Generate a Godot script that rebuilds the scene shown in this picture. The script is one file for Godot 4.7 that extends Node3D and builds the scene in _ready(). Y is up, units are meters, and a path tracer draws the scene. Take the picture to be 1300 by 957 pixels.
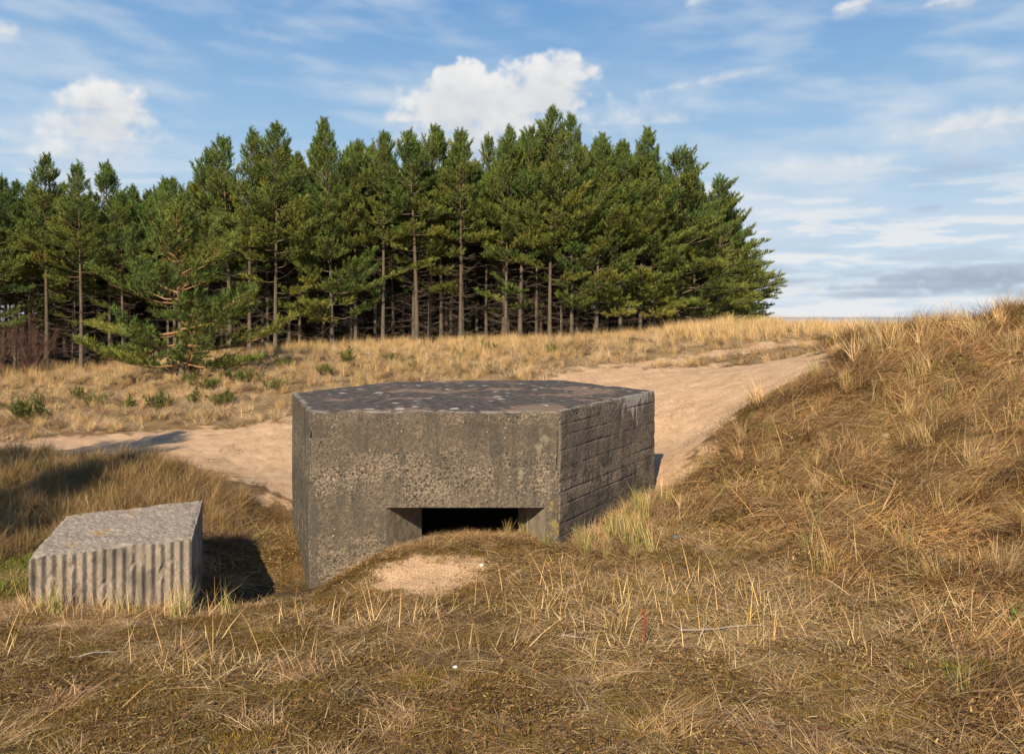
extends Node3D
# Coordinates: the camera's eye is EYE metres above y = 0; "d" is the distance ahead of it (d = -z).

const EYE := 3.3
const SUN_AZIMUTH := 14.5     # degrees to the left of straight behind the camera
const SUN_HEIGHT := 33.0

var rng := RandomNumberGenerator.new()
var n_big := FastNoiseLite.new()
var n_mid := FastNoiseLite.new()
var n_fine := FastNoiseLite.new()
var n_cell := FastNoiseLite.new()
var n_sky := FastNoiseLite.new()
var taken := {}
var M := {}

func setup_noise(n: FastNoiseLite, sd: int, freq: float, oct: int, kind := FastNoiseLite.TYPE_SIMPLEX_SMOOTH) -> void:
	n.seed = sd
	n.noise_type = kind
	n.frequency = freq
	n.fractal_type = FastNoiseLite.FRACTAL_FBM if oct > 1 else FastNoiseLite.FRACTAL_NONE
	n.fractal_octaves = oct

func numbered(called: String) -> String:
	var k: int = taken.get(called, 0)
	taken[called] = k + 1
	return called if k == 0 else "%s_%03d" % [called, k]

func tag(o: Node, label: String, category: String, group := "") -> void:
	o.set_meta("label", label)
	o.set_meta("category", category)
	if group != "":
		o.set_meta("group", group)

func thing(called: String, label: String, category: String, at: Vector3, turn := 0.0, group := "") -> Node3D:
	var o := Node3D.new()
	o.name = numbered(called)
	add_child(o)
	o.position = at
	o.rotation.y = turn
	tag(o, label, category, group)
	return o

func part(called: String, mesh: Mesh, mat: Material, parent: Node) -> MeshInstance3D:
	var o := MeshInstance3D.new()
	o.name = called
	o.mesh = mesh
	o.material_override = mat
	parent.add_child(o, true)
	return o

# ---------------------------------------------------------------- terrain shape
const POINTS := [
	-6,0,-1.75, 0,0,-1.65, 6,0,-1.3, 12,0,-.6, -4,4,-2.5, 0,4,-2.45, 3.5,4,-2.2, 7,4,-1.6,
	-5,6.5,-2.68, -2.5,6.5,-2.66, 0,6.5,-2.6, 2.5,6.5,-2.55, 4.5,6.5,-2.25, 7,6.5,-1.4,
	4.66,8.5,-2.2, 4.33,10.5,-1.9, 6.3,11.5,-1.23, 7.75,13,-.25, 8.3,15,-.2, 9.5,20,-.6, 8.3,20,-.6, 8.35,26,-.66,
	4.55,16,-1.42, 3.2,14,-2.0, 7.9,21,-.95, 2.3,12.5,-2.58, .57,10.3,-2.72, 2.19,13.1,-2.65, 1.4,11.5,-2.68, 2.95,9.2,-2.5, 1.88,8.2,-2.6,
	3.73,18.5,-1.65, 3.13,15.5,-2.23, 3.8,22,-1.42, 1.6,25,-1.54, 1.65,36,-1.22, 4.95,36,-.9, 8.25,36,-.5, 9.1,32,-.42, 10,45,-1.3, 14,40,-1, 13,30,-.6, 14,20,-.6, 14,10,-.2,
	-1.9,42,-1.31, -5.8,42,-1.43, -8.7,41,-1.58, -10.7,40,-1.62, -14.1,39,-2.04, -18.7,38,-2.4, -22,37,-2.55,
	-1.15,25,-1.77, -5.1,28,-1.85, -8.2,32,-1.53, -7.3,25,-2.0, -8.1,22,-2.36, -11.6,23,-2.47, -11.7,20.5,-2.58, -5.6,19,-2.56, -8,17.5,-2.62, -5,15.5,-2.8, -3.6,13,-2.86,
	-5.6,13.4,-2.45, -7.6,14,-2.4, -4.2,12,-2.74, -6.2,11,-2.8, -3.0,10.4,-3.32, -2.44,10.2,-3.27, -2.75,9.5,-3.2, -2.9,8.7,-2.98, -3.3,11.4,-3.05, -3.9,8.2,-2.85, -4.7,8.0,-2.74, -4.2,9.3,-2.86,
	-3.24,12.6,-3.0, -.57,10.25,-2.65, -.6,10.9,-2.76, -1.31,10.2,-2.76, -1.85,10.1,-2.95, .28,10.2,-2.67, -.93,9.2,-2.8, -1.6,8,-2.8, -.5,14,-2.7,
	-30,40,-2.6, 30,40,-1.5, 40,10,-.5, -30,10,-2.7, 0,-20,-1.2, -25,-10,-2, 30,-15,-.5, 0,70,-1.6, -30,70,-2.5, 30,70,-2, 12,58,-1.4, 19,60,-1.5, -12,15,-2.6, -12,8,-2.7]
const GX0 := -36.0
const GD0 := -14.0
const GSTEP := 0.4
const GNX := 181
const GND := 221
var coarse := PackedFloat32Array()

func solve_terrain() -> void:
	var n := POINTS.size() / 3
	var m := n + 3
	var a := []
	for i in m:
		var row := PackedFloat64Array()
		row.resize(m + 1)
		a.append(row)
	for i in n:
		var xi: float = POINTS[i * 3]
		var di: float = POINTS[i * 3 + 1]
		for j in n:
			var dx: float = xi - POINTS[j * 3]
			var dd: float = di - POINTS[j * 3 + 1]
			a[i][j] = sqrt(dx * dx + dd * dd + 1.44)
		a[i][n] = 1.0
		a[i][n + 1] = xi
		a[i][n + 2] = di
		a[n][i] = 1.0
		a[n + 1][i] = xi
		a[n + 2][i] = di
		a[i][m] = POINTS[i * 3 + 2]
	for c in m:
		var p := c
		for r in range(c + 1, m):
			if absf(a[r][c]) > absf(a[p][c]):
				p = r
		var t = a[c]
		a[c] = a[p]
		a[p] = t
		var pr: PackedFloat64Array = a[c]
		for r in range(c + 1, m):
			var row: PackedFloat64Array = a[r]
			var f := row[c] / pr[c]
			if f != 0.0:
				for k in range(c, m + 1):
					row[k] -= f * pr[k]
				a[r] = row
	var w := PackedFloat64Array()
	w.resize(m)
	for c in range(m - 1, -1, -1):
		var s: float = a[c][m]
		for k in range(c + 1, m):
			s -= a[c][k] * w[k]
		w[c] = s / a[c][c]
	var px := PackedFloat32Array()
	var pd := PackedFloat32Array()
	for i in n:
		px.append(POINTS[i * 3])
		pd.append(POINTS[i * 3 + 1])
	coarse.resize(GNX * GND)
	for jd in GND:
		var d := GD0 + jd * GSTEP
		for ix in GNX:
			var x := GX0 + ix * GSTEP
			var s := w[n] + w[n + 1] * x + w[n + 2] * d
			for k in n:
				var ex := x - px[k]
				var ed := d - pd[k]
				s += w[k] * sqrt(ex * ex + ed * ed + 1.44)
			coarse[jd * GNX + ix] = s

func crom(a: float, b: float, c: float, d: float, t: float) -> float:
	return b + 0.5 * t * (c - a + t * (2.0 * a - 5.0 * b + 4.0 * c - d + t * (3.0 * (b - c) + d - a)))

func hgt(x: float, d: float) -> float:
	# height above y = 0
	var fx := clampf((x - GX0) / GSTEP, 1.0, GNX - 3.001)
	var fd := clampf((d - GD0) / GSTEP, 1.0, GND - 3.001)
	var ix := int(fx)
	var jd := int(fd)
	fx -= ix
	fd -= jd
	var o := (jd - 1) * GNX + ix
	var r0 := crom(coarse[o - 1], coarse[o], coarse[o + 1], coarse[o + 2], fx)
	o += GNX
	var r1 := crom(coarse[o - 1], coarse[o], coarse[o + 1], coarse[o + 2], fx)
	o += GNX
	var r2 := crom(coarse[o - 1], coarse[o], coarse[o + 1], coarse[o + 2], fx)
	o += GNX
	var r3 := crom(coarse[o - 1], coarse[o], coarse[o + 1], coarse[o + 2], fx)
	var h := crom(r0, r1, r2, r3, fd)
	var out := maxf(maxf(absf(x) - 34.0, d - 70.0), -12.0 - d)
	if out > 0.0:
		h = lerpf(h, -4.2 + 1.2 * n_big.get_noise_2d(x * 0.05, d * 0.05), smoothstep(0.0, 60.0, out))
		if out > 120.0:
			h -= minf((out - 120.0) * 0.05, 9.0)
	if d > 62.0:
		h += 2.6 * smoothstep(62.0, 76.0, d) * smoothstep(19.0, 11.0, x) * smoothstep(150.0, 95.0, d)  # added rise behind the wood, shuts out sky glimpses between the trunks
	var sandy := mask(sand_mask, x, d)
	var rough := lerpf(1.0, 0.35, sandy) * (1.0 + 4.2 * mask(bank_mask, x, d) + 2.4 * smoothstep(17.0, 24.0, d))
	h += 0.045 * rough * n_mid.get_noise_2d(x * 0.9, d * 0.9) + 0.014 * rough * n_fine.get_noise_2d(x * 4.0, d * 4.0)
	if sandy > 0.0:
		h += sandy * (0.022 * n_fine.get_noise_2d(x * 1.5 + 40.0, d * 1.5) - 0.03 * smoothstep(0.25, 0.6, n_fine.get_noise_2d(x * 2.3 + 80.0, d * 1.6)))
	return h + EYE

# ---------------------------------------------------------------- ground cover masks, in metres on the plan
const SAND_POLYGONS := [
	[1.4,24.4, 2.55,25.2, 3.7,23.3, 4.8,22.8, 5.75,21.6, 7.3,22.7, 6.6,17.3, 5.74,15.6, 4.91,15.3, 4.33,15.5, 3.49,14.6, 2.97,13.3, 2.55,12.5, 2.0,11.9, 1.6,12.0, 1.2,14.5, -1.5,17.2, -1.0,21.0],
	[1.2,25.7, 3.4,24.9, 5.0,25.1, 6.7,25.5, 8.5,25.8, 9.0,25.1, 8.2,24.6, 6.5,24.1, 5.0,23.6, 3.4,23.8],
	[-11.3,17.0, -10.5,18.4, -7.95,19.4, -6.4,19.8, -5.2,20.6, -2.0,21.0, 0.5,20.0, 0.0,16.5, -2.2,15.6, -3.2,13.4, -3.6,13.0, -4.03,13.7, -4.93,14.9, -5.96,15.6, -7.15,15.9, -9.5,16.2],
	[-1.75,9.70, -1.18,9.98, -0.81,9.9, -0.15,9.6, -0.2,8.94, -0.88,8.66, -1.55,8.95],
	[-4.84,8.12, -4.54,8.38, -4.03,8.44, -3.54,8.4, -3.15,7.8, -3.76,7.74, -4.23,7.56, -4.54,7.62, -5.4,7.7, -5.4,8.2],
	[5.55,9.75, 5.8,9.8, 5.78,10.1, 5.6,10.15], [5.9,11.6, 6.2,11.5, 6.3,11.8, 6.0,11.9]]
const BANK_POLYGONS := [
	[2.2,11.7, 2.65,12.4, 3.1,13.0, 3.6,14.4, 4.4,15.3, 5.0,15.0, 5.8,15.2, 6.7,17.0, 7.5,22.0, 9.3,24.6, 14,26, 16,10, 14,2, 5,2, 3.0,4.0, 3.0,5.5, 3.3,7.5, 3.0,9.3]]
const MX0 := -13.0
const MD0 := 2.0
const MSTEP := 0.1
const MNX := 281
const MND := 261
var sand_mask := PackedFloat32Array()
var bank_mask := PackedFloat32Array()

func raster(polygons: Array, soft: float) -> PackedFloat32Array:
	var out := PackedFloat32Array()
	out.resize(MNX * MND)
	var full := soft
	for poly in polygons:
		soft = full if poly.size() > 16 else 0.32
		var pts := PackedVector2Array()
		var box := Rect2(Vector2(poly[0], poly[1]), Vector2.ZERO)
		for i in range(0, poly.size(), 2):
			pts.append(Vector2(poly[i], poly[i + 1]))
			box = box.expand(pts[-1])
		box = box.grow(soft)
		for j in range(maxi(0, int((box.position.y - MD0) / MSTEP)), mini(MND, int((box.end.y - MD0) / MSTEP) + 1)):
			for i in range(maxi(0, int((box.position.x - MX0) / MSTEP)), mini(MNX, int((box.end.x - MX0) / MSTEP) + 1)):
				var p := Vector2(MX0 + i * MSTEP, MD0 + j * MSTEP)
				var best := 1e9
				for k in pts.size():
					best = minf(best, p.distance_squared_to(Geometry2D.get_closest_point_to_segment(p, pts[k], pts[(k + 1) % pts.size()])))
				var dist := sqrt(best) * (1.0 if Geometry2D.is_point_in_polygon(p, pts) else -1.0)
				var at := j * MNX + i
				out[at] = maxf(out[at], clampf(0.5 + 0.5 * dist / soft, 0.0, 1.0))
	return out

func mask(m: PackedFloat32Array, x: float, d: float) -> float:
	var fx := (x - MX0) / MSTEP
	var fd := (d - MD0) / MSTEP
	if fx < 0.0 or fd < 0.0 or fx >= MNX - 1.001 or fd >= MND - 1.001:
		if m == bank_mask and x > 14.0 and d < 26.0 and d > 0.0:
			return 1.0
		return 0.0
	var i := int(fx)
	var j := int(fd)
	fx -= i
	fd -= j
	var o := j * MNX + i
	return lerpf(lerpf(m[o], m[o + 1], fx), lerpf(m[o + MNX], m[o + MNX + 1], fx), fd)

func sand_at(x: float, d: float) -> float:
	var wob := 0.42 * n_mid.get_noise_2d(x * 1.7 + 9.0, d * 1.7) + 0.34 * n_fine.get_noise_2d(x * 3.0, d * 3.0)
	return smoothstep(0.42, 0.62, mask(sand_mask, x, d) + wob)

# ---------------------------------------------------------------- mesh helpers
func grid_mesh(pos: PackedVector3Array, col: PackedColorArray, nc: int, nr: int, out_hint: Vector3, skip := PackedByteArray(), closed := false) -> ArrayMesh:
	var nrm := PackedVector3Array()
	nrm.resize(pos.size())
	for r in nr:
		var ra := maxi(r - 1, 0) * nc
		var rb := mini(r + 1, nr - 1) * nc
		for c in nc:
			var ca := c - 1
			var cb := c + 1
			if closed:
				ca = (ca + nc) % nc
				cb = cb % nc
			else:
				ca = maxi(ca, 0)
				cb = mini(cb, nc - 1)
			var n := (pos[r * nc + cb] - pos[r * nc + ca]).cross(pos[rb + c] - pos[ra + c]).normalized()
			if n.dot(out_hint) < 0.0:
				n = -n
			nrm[r * nc + c] = n
	var idx := PackedInt32Array()
	var last := nc if closed else nc - 1
	var o := (nr / 2) * nc + nc / 2
	var flip := (pos[o + 1] - pos[o]).cross(pos[o + nc] - pos[o]).dot(out_hint) > 0.0   # front faces run clockwise
	for r in nr - 1:
		for c in last:
			if skip.size() and skip[r * nc + c]:
				continue
			var a := r * nc + c
			var b := r * nc + (c + 1) % nc
			if flip:
				idx.append_array(PackedInt32Array([a, a + nc, b, b, a + nc, b + nc]))
			else:
				idx.append_array(PackedInt32Array([a, b, a + nc, b, b + nc, a + nc]))
	var arr := []
	arr.resize(Mesh.ARRAY_MAX)
	arr[Mesh.ARRAY_VERTEX] = pos
	arr[Mesh.ARRAY_NORMAL] = nrm
	if col.size():
		arr[Mesh.ARRAY_COLOR] = col
	arr[Mesh.ARRAY_INDEX] = idx
	var m := ArrayMesh.new()
	m.add_surface_from_arrays(Mesh.PRIMITIVE_TRIANGLES, arr)
	return m

class Soup:
	var v := PackedVector3Array()
	var n := PackedVector3Array()
	var c := PackedColorArray()
	func tri(a: Vector3, b: Vector3, d: Vector3, ca: Color, cb: Color, cd: Color) -> void:
		v.append(a); v.append(b); v.append(d)
		c.append(ca); c.append(cb); c.append(cd)
	func quad(a: Vector3, b: Vector3, d: Vector3, e: Vector3, k: Color) -> void:
		tri(a, b, d, k, k, k)
		tri(a, d, e, k, k, k)
	func tube(pts: Array, rad: Array, sides: int, cols: Array) -> void:
		# smooth sided tube, capped at its end by tapering
		var ring := []
		for i in pts.size():
			var dir: Vector3 = (pts[mini(i + 1, pts.size() - 1)] - pts[maxi(i - 1, 0)]).normalized()
			var side := dir.cross(Vector3(0.31, 0.2, 0.93)).normalized()
			var up := side.cross(dir)
			var row := []
			for k in sides:
				var a := TAU * k / sides
				row.append(side * cos(a) + up * sin(a))
			ring.append(row)
		for i in pts.size() - 1:
			for k in sides:
				var k2 := (k + 1) % sides
				var a0: Vector3 = pts[i] + ring[i][k] * rad[i]
				var a1: Vector3 = pts[i] + ring[i][k2] * rad[i]
				var b0: Vector3 = pts[i + 1] + ring[i + 1][k] * rad[i + 1]
				var b1: Vector3 = pts[i + 1] + ring[i + 1][k2] * rad[i + 1]
				v.append_array(PackedVector3Array([a0, a1, b0, a1, b1, b0]))
				n.append_array(PackedVector3Array([ring[i][k], ring[i][k2], ring[i + 1][k], ring[i][k2], ring[i + 1][k2], ring[i + 1][k]]))
				c.append_array(PackedColorArray([cols[i], cols[i], cols[i + 1], cols[i], cols[i + 1], cols[i + 1]]))
	func mesh() -> ArrayMesh:
		var arr := []
		arr.resize(Mesh.ARRAY_MAX)
		arr[Mesh.ARRAY_VERTEX] = v
		if n.size() == v.size():
			arr[Mesh.ARRAY_NORMAL] = n
		arr[Mesh.ARRAY_COLOR] = c
		var m := ArrayMesh.new()
		m.add_surface_from_arrays(Mesh.PRIMITIVE_TRIANGLES, arr)
		return m

func toned(c: Color, k: float) -> Color:
	return Color(c.r * k, c.g * k, c.b * k)

# ---------------------------------------------------------------- materials
func noise_tex(sd: int, freq: float, oct: int, lo: float, hi: float, size := 512, kind := FastNoiseLite.TYPE_SIMPLEX_SMOOTH) -> NoiseTexture2D:
	var n := FastNoiseLite.new()
	setup_noise(n, sd, freq, oct, kind)
	var t := NoiseTexture2D.new()
	t.width = size
	t.height = size
	t.seamless = true
	t.noise = n
	var g := Gradient.new()
	g.set_color(0, Color(lo, lo, lo))
	g.set_color(1, Color(hi, hi, hi))
	t.color_ramp = g
	return t

func bump_tex(sd: int, freq: float, oct: int, strength: float, size := 512) -> NoiseTexture2D:
	var n := FastNoiseLite.new()
	setup_noise(n, sd, freq, oct)
	var t := NoiseTexture2D.new()
	t.width = size
	t.height = size
	t.seamless = true
	t.noise = n
	t.as_normal_map = true
	t.bump_strength = strength
	return t

func material(called: String, rough: float, use_vertex := true) -> StandardMaterial3D:
	var m := StandardMaterial3D.new()
	m.resource_name = called
	m.roughness = rough
	m.metallic_specular = 0.3
	m.vertex_color_use_as_albedo = use_vertex
	m.cull_mode = BaseMaterial3D.CULL_DISABLED
	M[called] = m
	return m

func triplanar(m: StandardMaterial3D, scale: float, albedo: Texture2D, normal: Texture2D, normal_scale := 1.0) -> void:
	m.uv1_triplanar = true
	m.uv1_world_triplanar = true
	m.uv1_scale = Vector3.ONE * scale
	m.albedo_texture = albedo
	if normal:
		m.normal_enabled = true
		m.normal_texture = normal
		m.normal_scale = normal_scale

func make_materials() -> void:
	triplanar(material("earth", 0.95), 1.7, noise_tex(11, 0.045, 5, 0.5, 1.1), bump_tex(12, 0.03, 5, 7.0), 0.9)
	triplanar(material("concrete", 0.92), 2.3, noise_tex(13, 0.05, 4, 0.70, 1.0), bump_tex(14, 0.05, 4, 6.0), 0.8)
	material("grass", 0.75).backlight = Color(0.3, 0.27, 0.18)
	material("needles", 0.6).backlight = Color(0.22, 0.25, 0.1)
	triplanar(material("bark", 0.95), 4.0, noise_tex(15, 0.04, 4, 0.55, 1.0, 256), null)
	material("twig", 0.95)
	material("stone", 0.8)
	var w := material("water", 0.15, false)
	w.albedo_color = Color(0.25, 0.36, 0.45)

# ---------------------------------------------------------------- sky
var clouds := []

func ramp3(t: float, stops: Array) -> Vector3:
	for i in range(1, stops.size()):
		if t <= stops[i][0]:
			var k: float = (t - stops[i - 1][0]) / (stops[i][0] - stops[i - 1][0])
			return (stops[i - 1][1] as Vector3).lerp(stops[i][1], k)
	return stops[-1][1]

const BLUES := [[0.0, Vector3(0.62, 0.76, 0.89)], [4.0, Vector3(0.50, 0.70, 0.89)], [10.0, Vector3(0.33, 0.57, 0.83)], [20.0, Vector3(0.155, 0.37, 0.70)], [40.0, Vector3(0.09, 0.26, 0.58)], [90.0, Vector3(0.06, 0.19, 0.48)]]

func sky_at(az: float, el: float) -> Vector3:
	var c := ramp3(el, BLUES)
	# thin veils, drawn out along the wind
	var v := n_sky.get_noise_2d(az * 1.1 - el * 1.6, el * 5.0 + az * 0.7)
	var v2 := n_sky.get_noise_2d(az * 0.45 + 300.0, el * 1.3 + az * 0.12)
	var patch := clampf(0.5 + 1.1 * n_sky.get_noise_2d(az * 0.5 + 77.0, el * 0.9 + 31.0), 0.0, 1.0)
	var veil := smoothstep(-0.45, 0.75, 0.55 * v + 0.8 * v2) * (0.22 + 0.52 * patch) + 0.68 * exp(-el / 8.0)
	c = c.lerp(Vector3(0.83, 0.87, 0.91), clampf(veil * 0.8, 0.0, 0.9))
	# low banks of layered cloud
	if el < 12.0:
		var b := n_sky.get_noise_2d(az * 0.9 + 900.0, el * 9.0) + 0.35 * n_sky.get_noise_2d(az * 3.0, el * 16.0 + 50.0)
		var fade := smoothstep(12.0, 4.0, el)
		c = c.lerp(Vector3(0.90, 0.91, 0.92), smoothstep(-0.05, 0.3, b) * fade * 0.85)
		c = c.lerp(Vector3(0.50, 0.58, 0.68), smoothstep(0.08, 0.4, -b) * smoothstep(6.0, 1.5, el) * 0.75)
	# heaped clouds
	var warp := n_sky.get_noise_2d(az * 4.0, el * 5.0)
	var fine := n_sky.get_noise_2d(az * 11.0 + 50.0, el * 13.0)
	for k in clouds:
		var da: float = az - k[0]
		if da > 180.0: da -= 360.0
		if da < -180.0: da += 360.0
		var de: float = el - k[1]
		if absf(da) > k[2] * 2.2 or absf(de) > k[3] * 2.6:
			continue
		var x: float = da / k[2]
		var y: float = (de - k[6] * da) / k[3]
		var under := y < 0.0
		var dens: float = 1.0 - x * x - y * y * (0.6 if under else 1.0) + 0.62 * warp + 0.2 * fine
		var edge: float = k[4] * (2.2 if under else 1.25)
		var a := smoothstep(0.0, edge, dens) * float(k[5])
		if a > 0.0:
			var lit := clampf(0.62 + 0.35 * y + 0.35 * warp + 0.1 * fine, 0.0, 1.0)
			c = c.lerp(Vector3(0.60, 0.64, 0.70).lerp(Vector3(0.93, 0.93, 0.925), lit) if k[7] == 0 else Vector3(0.27, 0.36, 0.50).lerp(Vector3(0.52, 0.60, 0.72), lit), clampf(a, 0.0, 1.0))
	return c

func make_sky() -> ImageTexture:
	# azimuth and height in degrees, half width, half height, softness of edge, cover, tilt, 1 for a shaded one
	clouds = [
		[-26.0, 10.6, 4.3, 3.0, 1.0, 0.95, 0.0, 0], [-25.3, 12.4, 2.9, 1.9, 0.6, 1.0, 0.0, 0], [-28.5, 9.4, 4.5, 1.8, 1.4, 0.8, 0.0, 0],
		[-1.5, 13.2, 7.6, 3.4, 0.5, 1.0, 0.08, 0], [-3.5, 14.6, 2.6, 2.2, 0.35, 1.0, 0.0, 0], [2.8, 15.4, 3.4, 2.0, 0.5, 1.0, 0.0, 0], [8.0, 12.6, 6.0, 2.0, 1.4, 0.75, 0.0, 0],
		[13.5, 15.0, 5.0, 0.55, 1.3, 0.6, 0.13, 0], [28.5, 11.0, 6.0, 1.5, 1.0, 0.85, 0.06, 0], [27.5, 8.6, 4.6, 1.0, 1.2, 0.55, 0.05, 1], [20.0, 9.3, 6.5, 1.1, 1.4, 0.7, 0.0, 0],
		[21.8, 18.6, 1.8, 0.6, 0.8, 0.9, 0.15, 0], [27.5, 18.2, 2.2, 0.5, 0.8, 0.9, 0.1, 0], [12.3, 19.7, 1.1, 0.7, 1.0, 0.6, 0.2, 0], [-31.2, 15.9, 1.4, 1.1, 1.0, 0.9, 0.0, 0], [-16.0, 17.4, 3.0, 0.5, 1.5, 0.35, -0.15, 0], [-15.0, 19.8, 2.0, 0.8, 1.5, 0.35, 0.0, 0],
		[28.5, 2.35, 6.0, 0.85, 0.45, 1.0, 0.03, 1], [25.0, 1.75, 6.5, 0.5, 0.8, 0.9, 0.0, 1], [18.0, 2.2, 3.5, 0.35, 1.0, 0.7, 0.06, 1], [25.8, 6.5, 1.5, 0.28, 1.0, 0.6, 0.05, 1]]
	var r := RandomNumberGenerator.new()
	r.seed = 5
	for i in 34:   # the rest of the sky, the same mix
		var az := r.randf_range(38.0, 322.0)
		var el := r.randf_range(6.0, 32.0)
		var s := r.randf_range(1.0, 2.6)
		clouds.append([az if az <= 180.0 else az - 360.0, el, s * r.randf_range(1.6, 2.6), s, r.randf_range(0.4, 1.2), r.randf_range(0.5, 1.0), 0.0, 0])
	var w := 4096
	var h := 2048
	var small_w := 512
	var small_h := 256
	var data := PackedByteArray()
	data.resize(small_w * small_h * 3)
	for j in small_h:
		var el := 90.0 - (j + 0.5) * 180.0 / small_h
		for i in small_w:
			var az := (i + 0.5) * 360.0 / small_w
			var c := sky_at(az if az <= 180.0 else az - 360.0, maxf(el, 0.2)) if el > -2.0 else Vector3(0.30, 0.25, 0.18)
			var k := Color(c.x, c.y, c.z).linear_to_srgb()
			var o := (j * small_w + i) * 3
			data[o] = int(clampf(k.r, 0, 1) * 255)
			data[o + 1] = int(clampf(k.g, 0, 1) * 255)
			data[o + 2] = int(clampf(k.b, 0, 1) * 255)
	var im := Image.create_from_data(small_w, small_h, false, Image.FORMAT_RGB8, data)
	im.resize(w, h, Image.INTERPOLATE_CUBIC)
	var half := 432                       # +-38 degrees
	var top := int((90.0 - 27.0) / 180.0 * h)
	var fw := half * 2
	var fh := h / 2 - top
	data = PackedByteArray()
	data.resize(fw * fh * 3)
	for j in fh:
		var el := 90.0 - (top + j + 0.5) * 180.0 / h
		for i in fw:
			var c := sky_at((i - half + 0.5) * 360.0 / w, el)
			var k := Color(c.x, c.y, c.z).linear_to_srgb()
			var o := (j * fw + i) * 3
			data[o] = int(clampf(k.r, 0, 1) * 255)
			data[o + 1] = int(clampf(k.g, 0, 1) * 255)
			data[o + 2] = int(clampf(k.b, 0, 1) * 255)
	var fine := Image.create_from_data(fw, fh, false, Image.FORMAT_RGB8, data)
	im.blit_rect(fine, Rect2i(half, 0, half, fh), Vector2i(0, top))
	im.blit_rect(fine, Rect2i(0, 0, half, fh), Vector2i(w - half, top))
	return ImageTexture.create_from_image(im)

# ---------------------------------------------------------------- ground
func spans(list: Array) -> PackedFloat32Array:
	# [start, end, step, end, step, ...]
	var out := PackedFloat32Array([list[0]])
	var at: float = list[0]
	for i in range(1, list.size(), 2):
		var n := maxi(1, roundi(absf(list[i] - at) / list[i + 1]))
		for k in n:
			out.append(lerpf(at, list[i], (k + 1.0) / n))
		at = list[i]
	return out

const SAND := Color(0.78, 0.525, 0.325)
const LITTER := Color(0.21, 0.12, 0.052)
const MOSS := Color(0.125, 0.09, 0.018)
const STRAW := Color(0.38, 0.25, 0.12)
const EARTH := Color(0.105, 0.064, 0.036)

func ground_colour(x: float, d: float) -> Color:
	var a := n_mid.get_noise_2d(x * 1.1, d * 1.1)
	var b := n_fine.get_noise_2d(x * 2.5, d * 2.5)
	var c := n_fine.get_noise_2d(x * 9.0 + 5.0, d * 9.0)
	var col := LITTER.lerp(STRAW, clampf(0.35 + 0.8 * b, 0.0, 1.0))
	var near := smoothstep(13.0, 9.0, d)
	a += 0.28 * smoothstep(0.5, -3.0, x) * smoothstep(9.0, 7.5, d)
	col = col.lerp(MOSS, smoothstep(0.0, 0.45, a + 0.35 * b) * (0.25 + 0.55 * near))
	col = col.lerp(EARTH, smoothstep(0.1, 0.5, -a + 0.5 * c) * 0.75)
	if d > 17.0:
		col = col.lerp(STRAW.lerp(Color(0.42, 0.33, 0.19), clampf(0.5 + b, 0.0, 1.0)), 0.55 * smoothstep(17.0, 24.0, d))
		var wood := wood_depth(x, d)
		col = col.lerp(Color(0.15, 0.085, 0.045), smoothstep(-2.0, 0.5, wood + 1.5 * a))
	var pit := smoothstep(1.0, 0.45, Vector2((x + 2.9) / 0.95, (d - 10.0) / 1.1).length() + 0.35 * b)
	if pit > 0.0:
		col = col.lerp(Color(0.055, 0.038, 0.025), pit * 0.85)  # dark humus in the hollow, painted darker for the block's cast shadow
	var s := sand_at(x, d)
	if s > 0.0:
		var sc := SAND.lerp(Color(0.68, 0.445, 0.265), clampf(0.5 + 1.1 * a + 0.5 * b, 0.0, 1.0))
		sc = sc.lerp(Color(0.36, 0.235, 0.13), smoothstep(0.3, 0.62, c + 0.5 * b) * 0.6)
		col = col.lerp(sc, s)
	return toned(col, 1.0 + 0.22 * c)

func make_ground() -> void:
	var xs := spans([-3000.0, -800.0, 700.0, -200.0, 150.0, -70.0, 32.0, -36.0, 6.0, -13.0, 0.6, -6.0, 0.12, 5.0, 0.055, 10.0, 0.1, 16.0, 0.4, 36.0, 1.5, 70.0, 8.0, 200.0, 32.0, 800.0, 150.0, 3000.0, 700.0])
	var ds := spans([-400.0, -60.0, 60.0, -14.0, 6.0, 3.0, 0.8, 4.2, 0.1, 12.0, 0.055, 20.0, 0.1, 45.0, 0.28, 72.0, 1.5, 140.0, 10.0, 400.0, 60.0])
	var pos := PackedVector3Array()
	var col := PackedColorArray()
	pos.resize(xs.size() * ds.size())
	col.resize(pos.size())
	var k := 0
	for d in ds:
		for x in xs:
			pos[k] = Vector3(x, hgt(x, d), -d)
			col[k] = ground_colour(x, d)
			k += 1
	var g := part("ground", grid_mesh(pos, col, xs.size(), ds.size(), Vector3.UP), M.earth, self)
	g.set_meta("kind", "structure")
	# the sea beyond the dunes
	var s := Soup.new()
	s.quad(Vector3(-9000, EYE - 9.0, -300), Vector3(9000, EYE - 9.0, -300), Vector3(9000, EYE - 9.0, -9000), Vector3(-9000, EYE - 9.0, -9000), Color.WHITE)
	part("sea", s.mesh(), M.water, self).set_meta("kind", "structure")

# ---------------------------------------------------------------- pillbox
const HEX := [-2.44,10.30, 0.567,10.30, 2.20,13.18, 0.88,15.50, -2.05,15.14, -3.28,12.78]
const ROOF_H := -1.12
const SILL_H := -2.78
const HEAD_H := -2.28
const FOOT_H := -3.6
const HOLE_A := -1.51
const HOLE_B := 0.40

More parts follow.
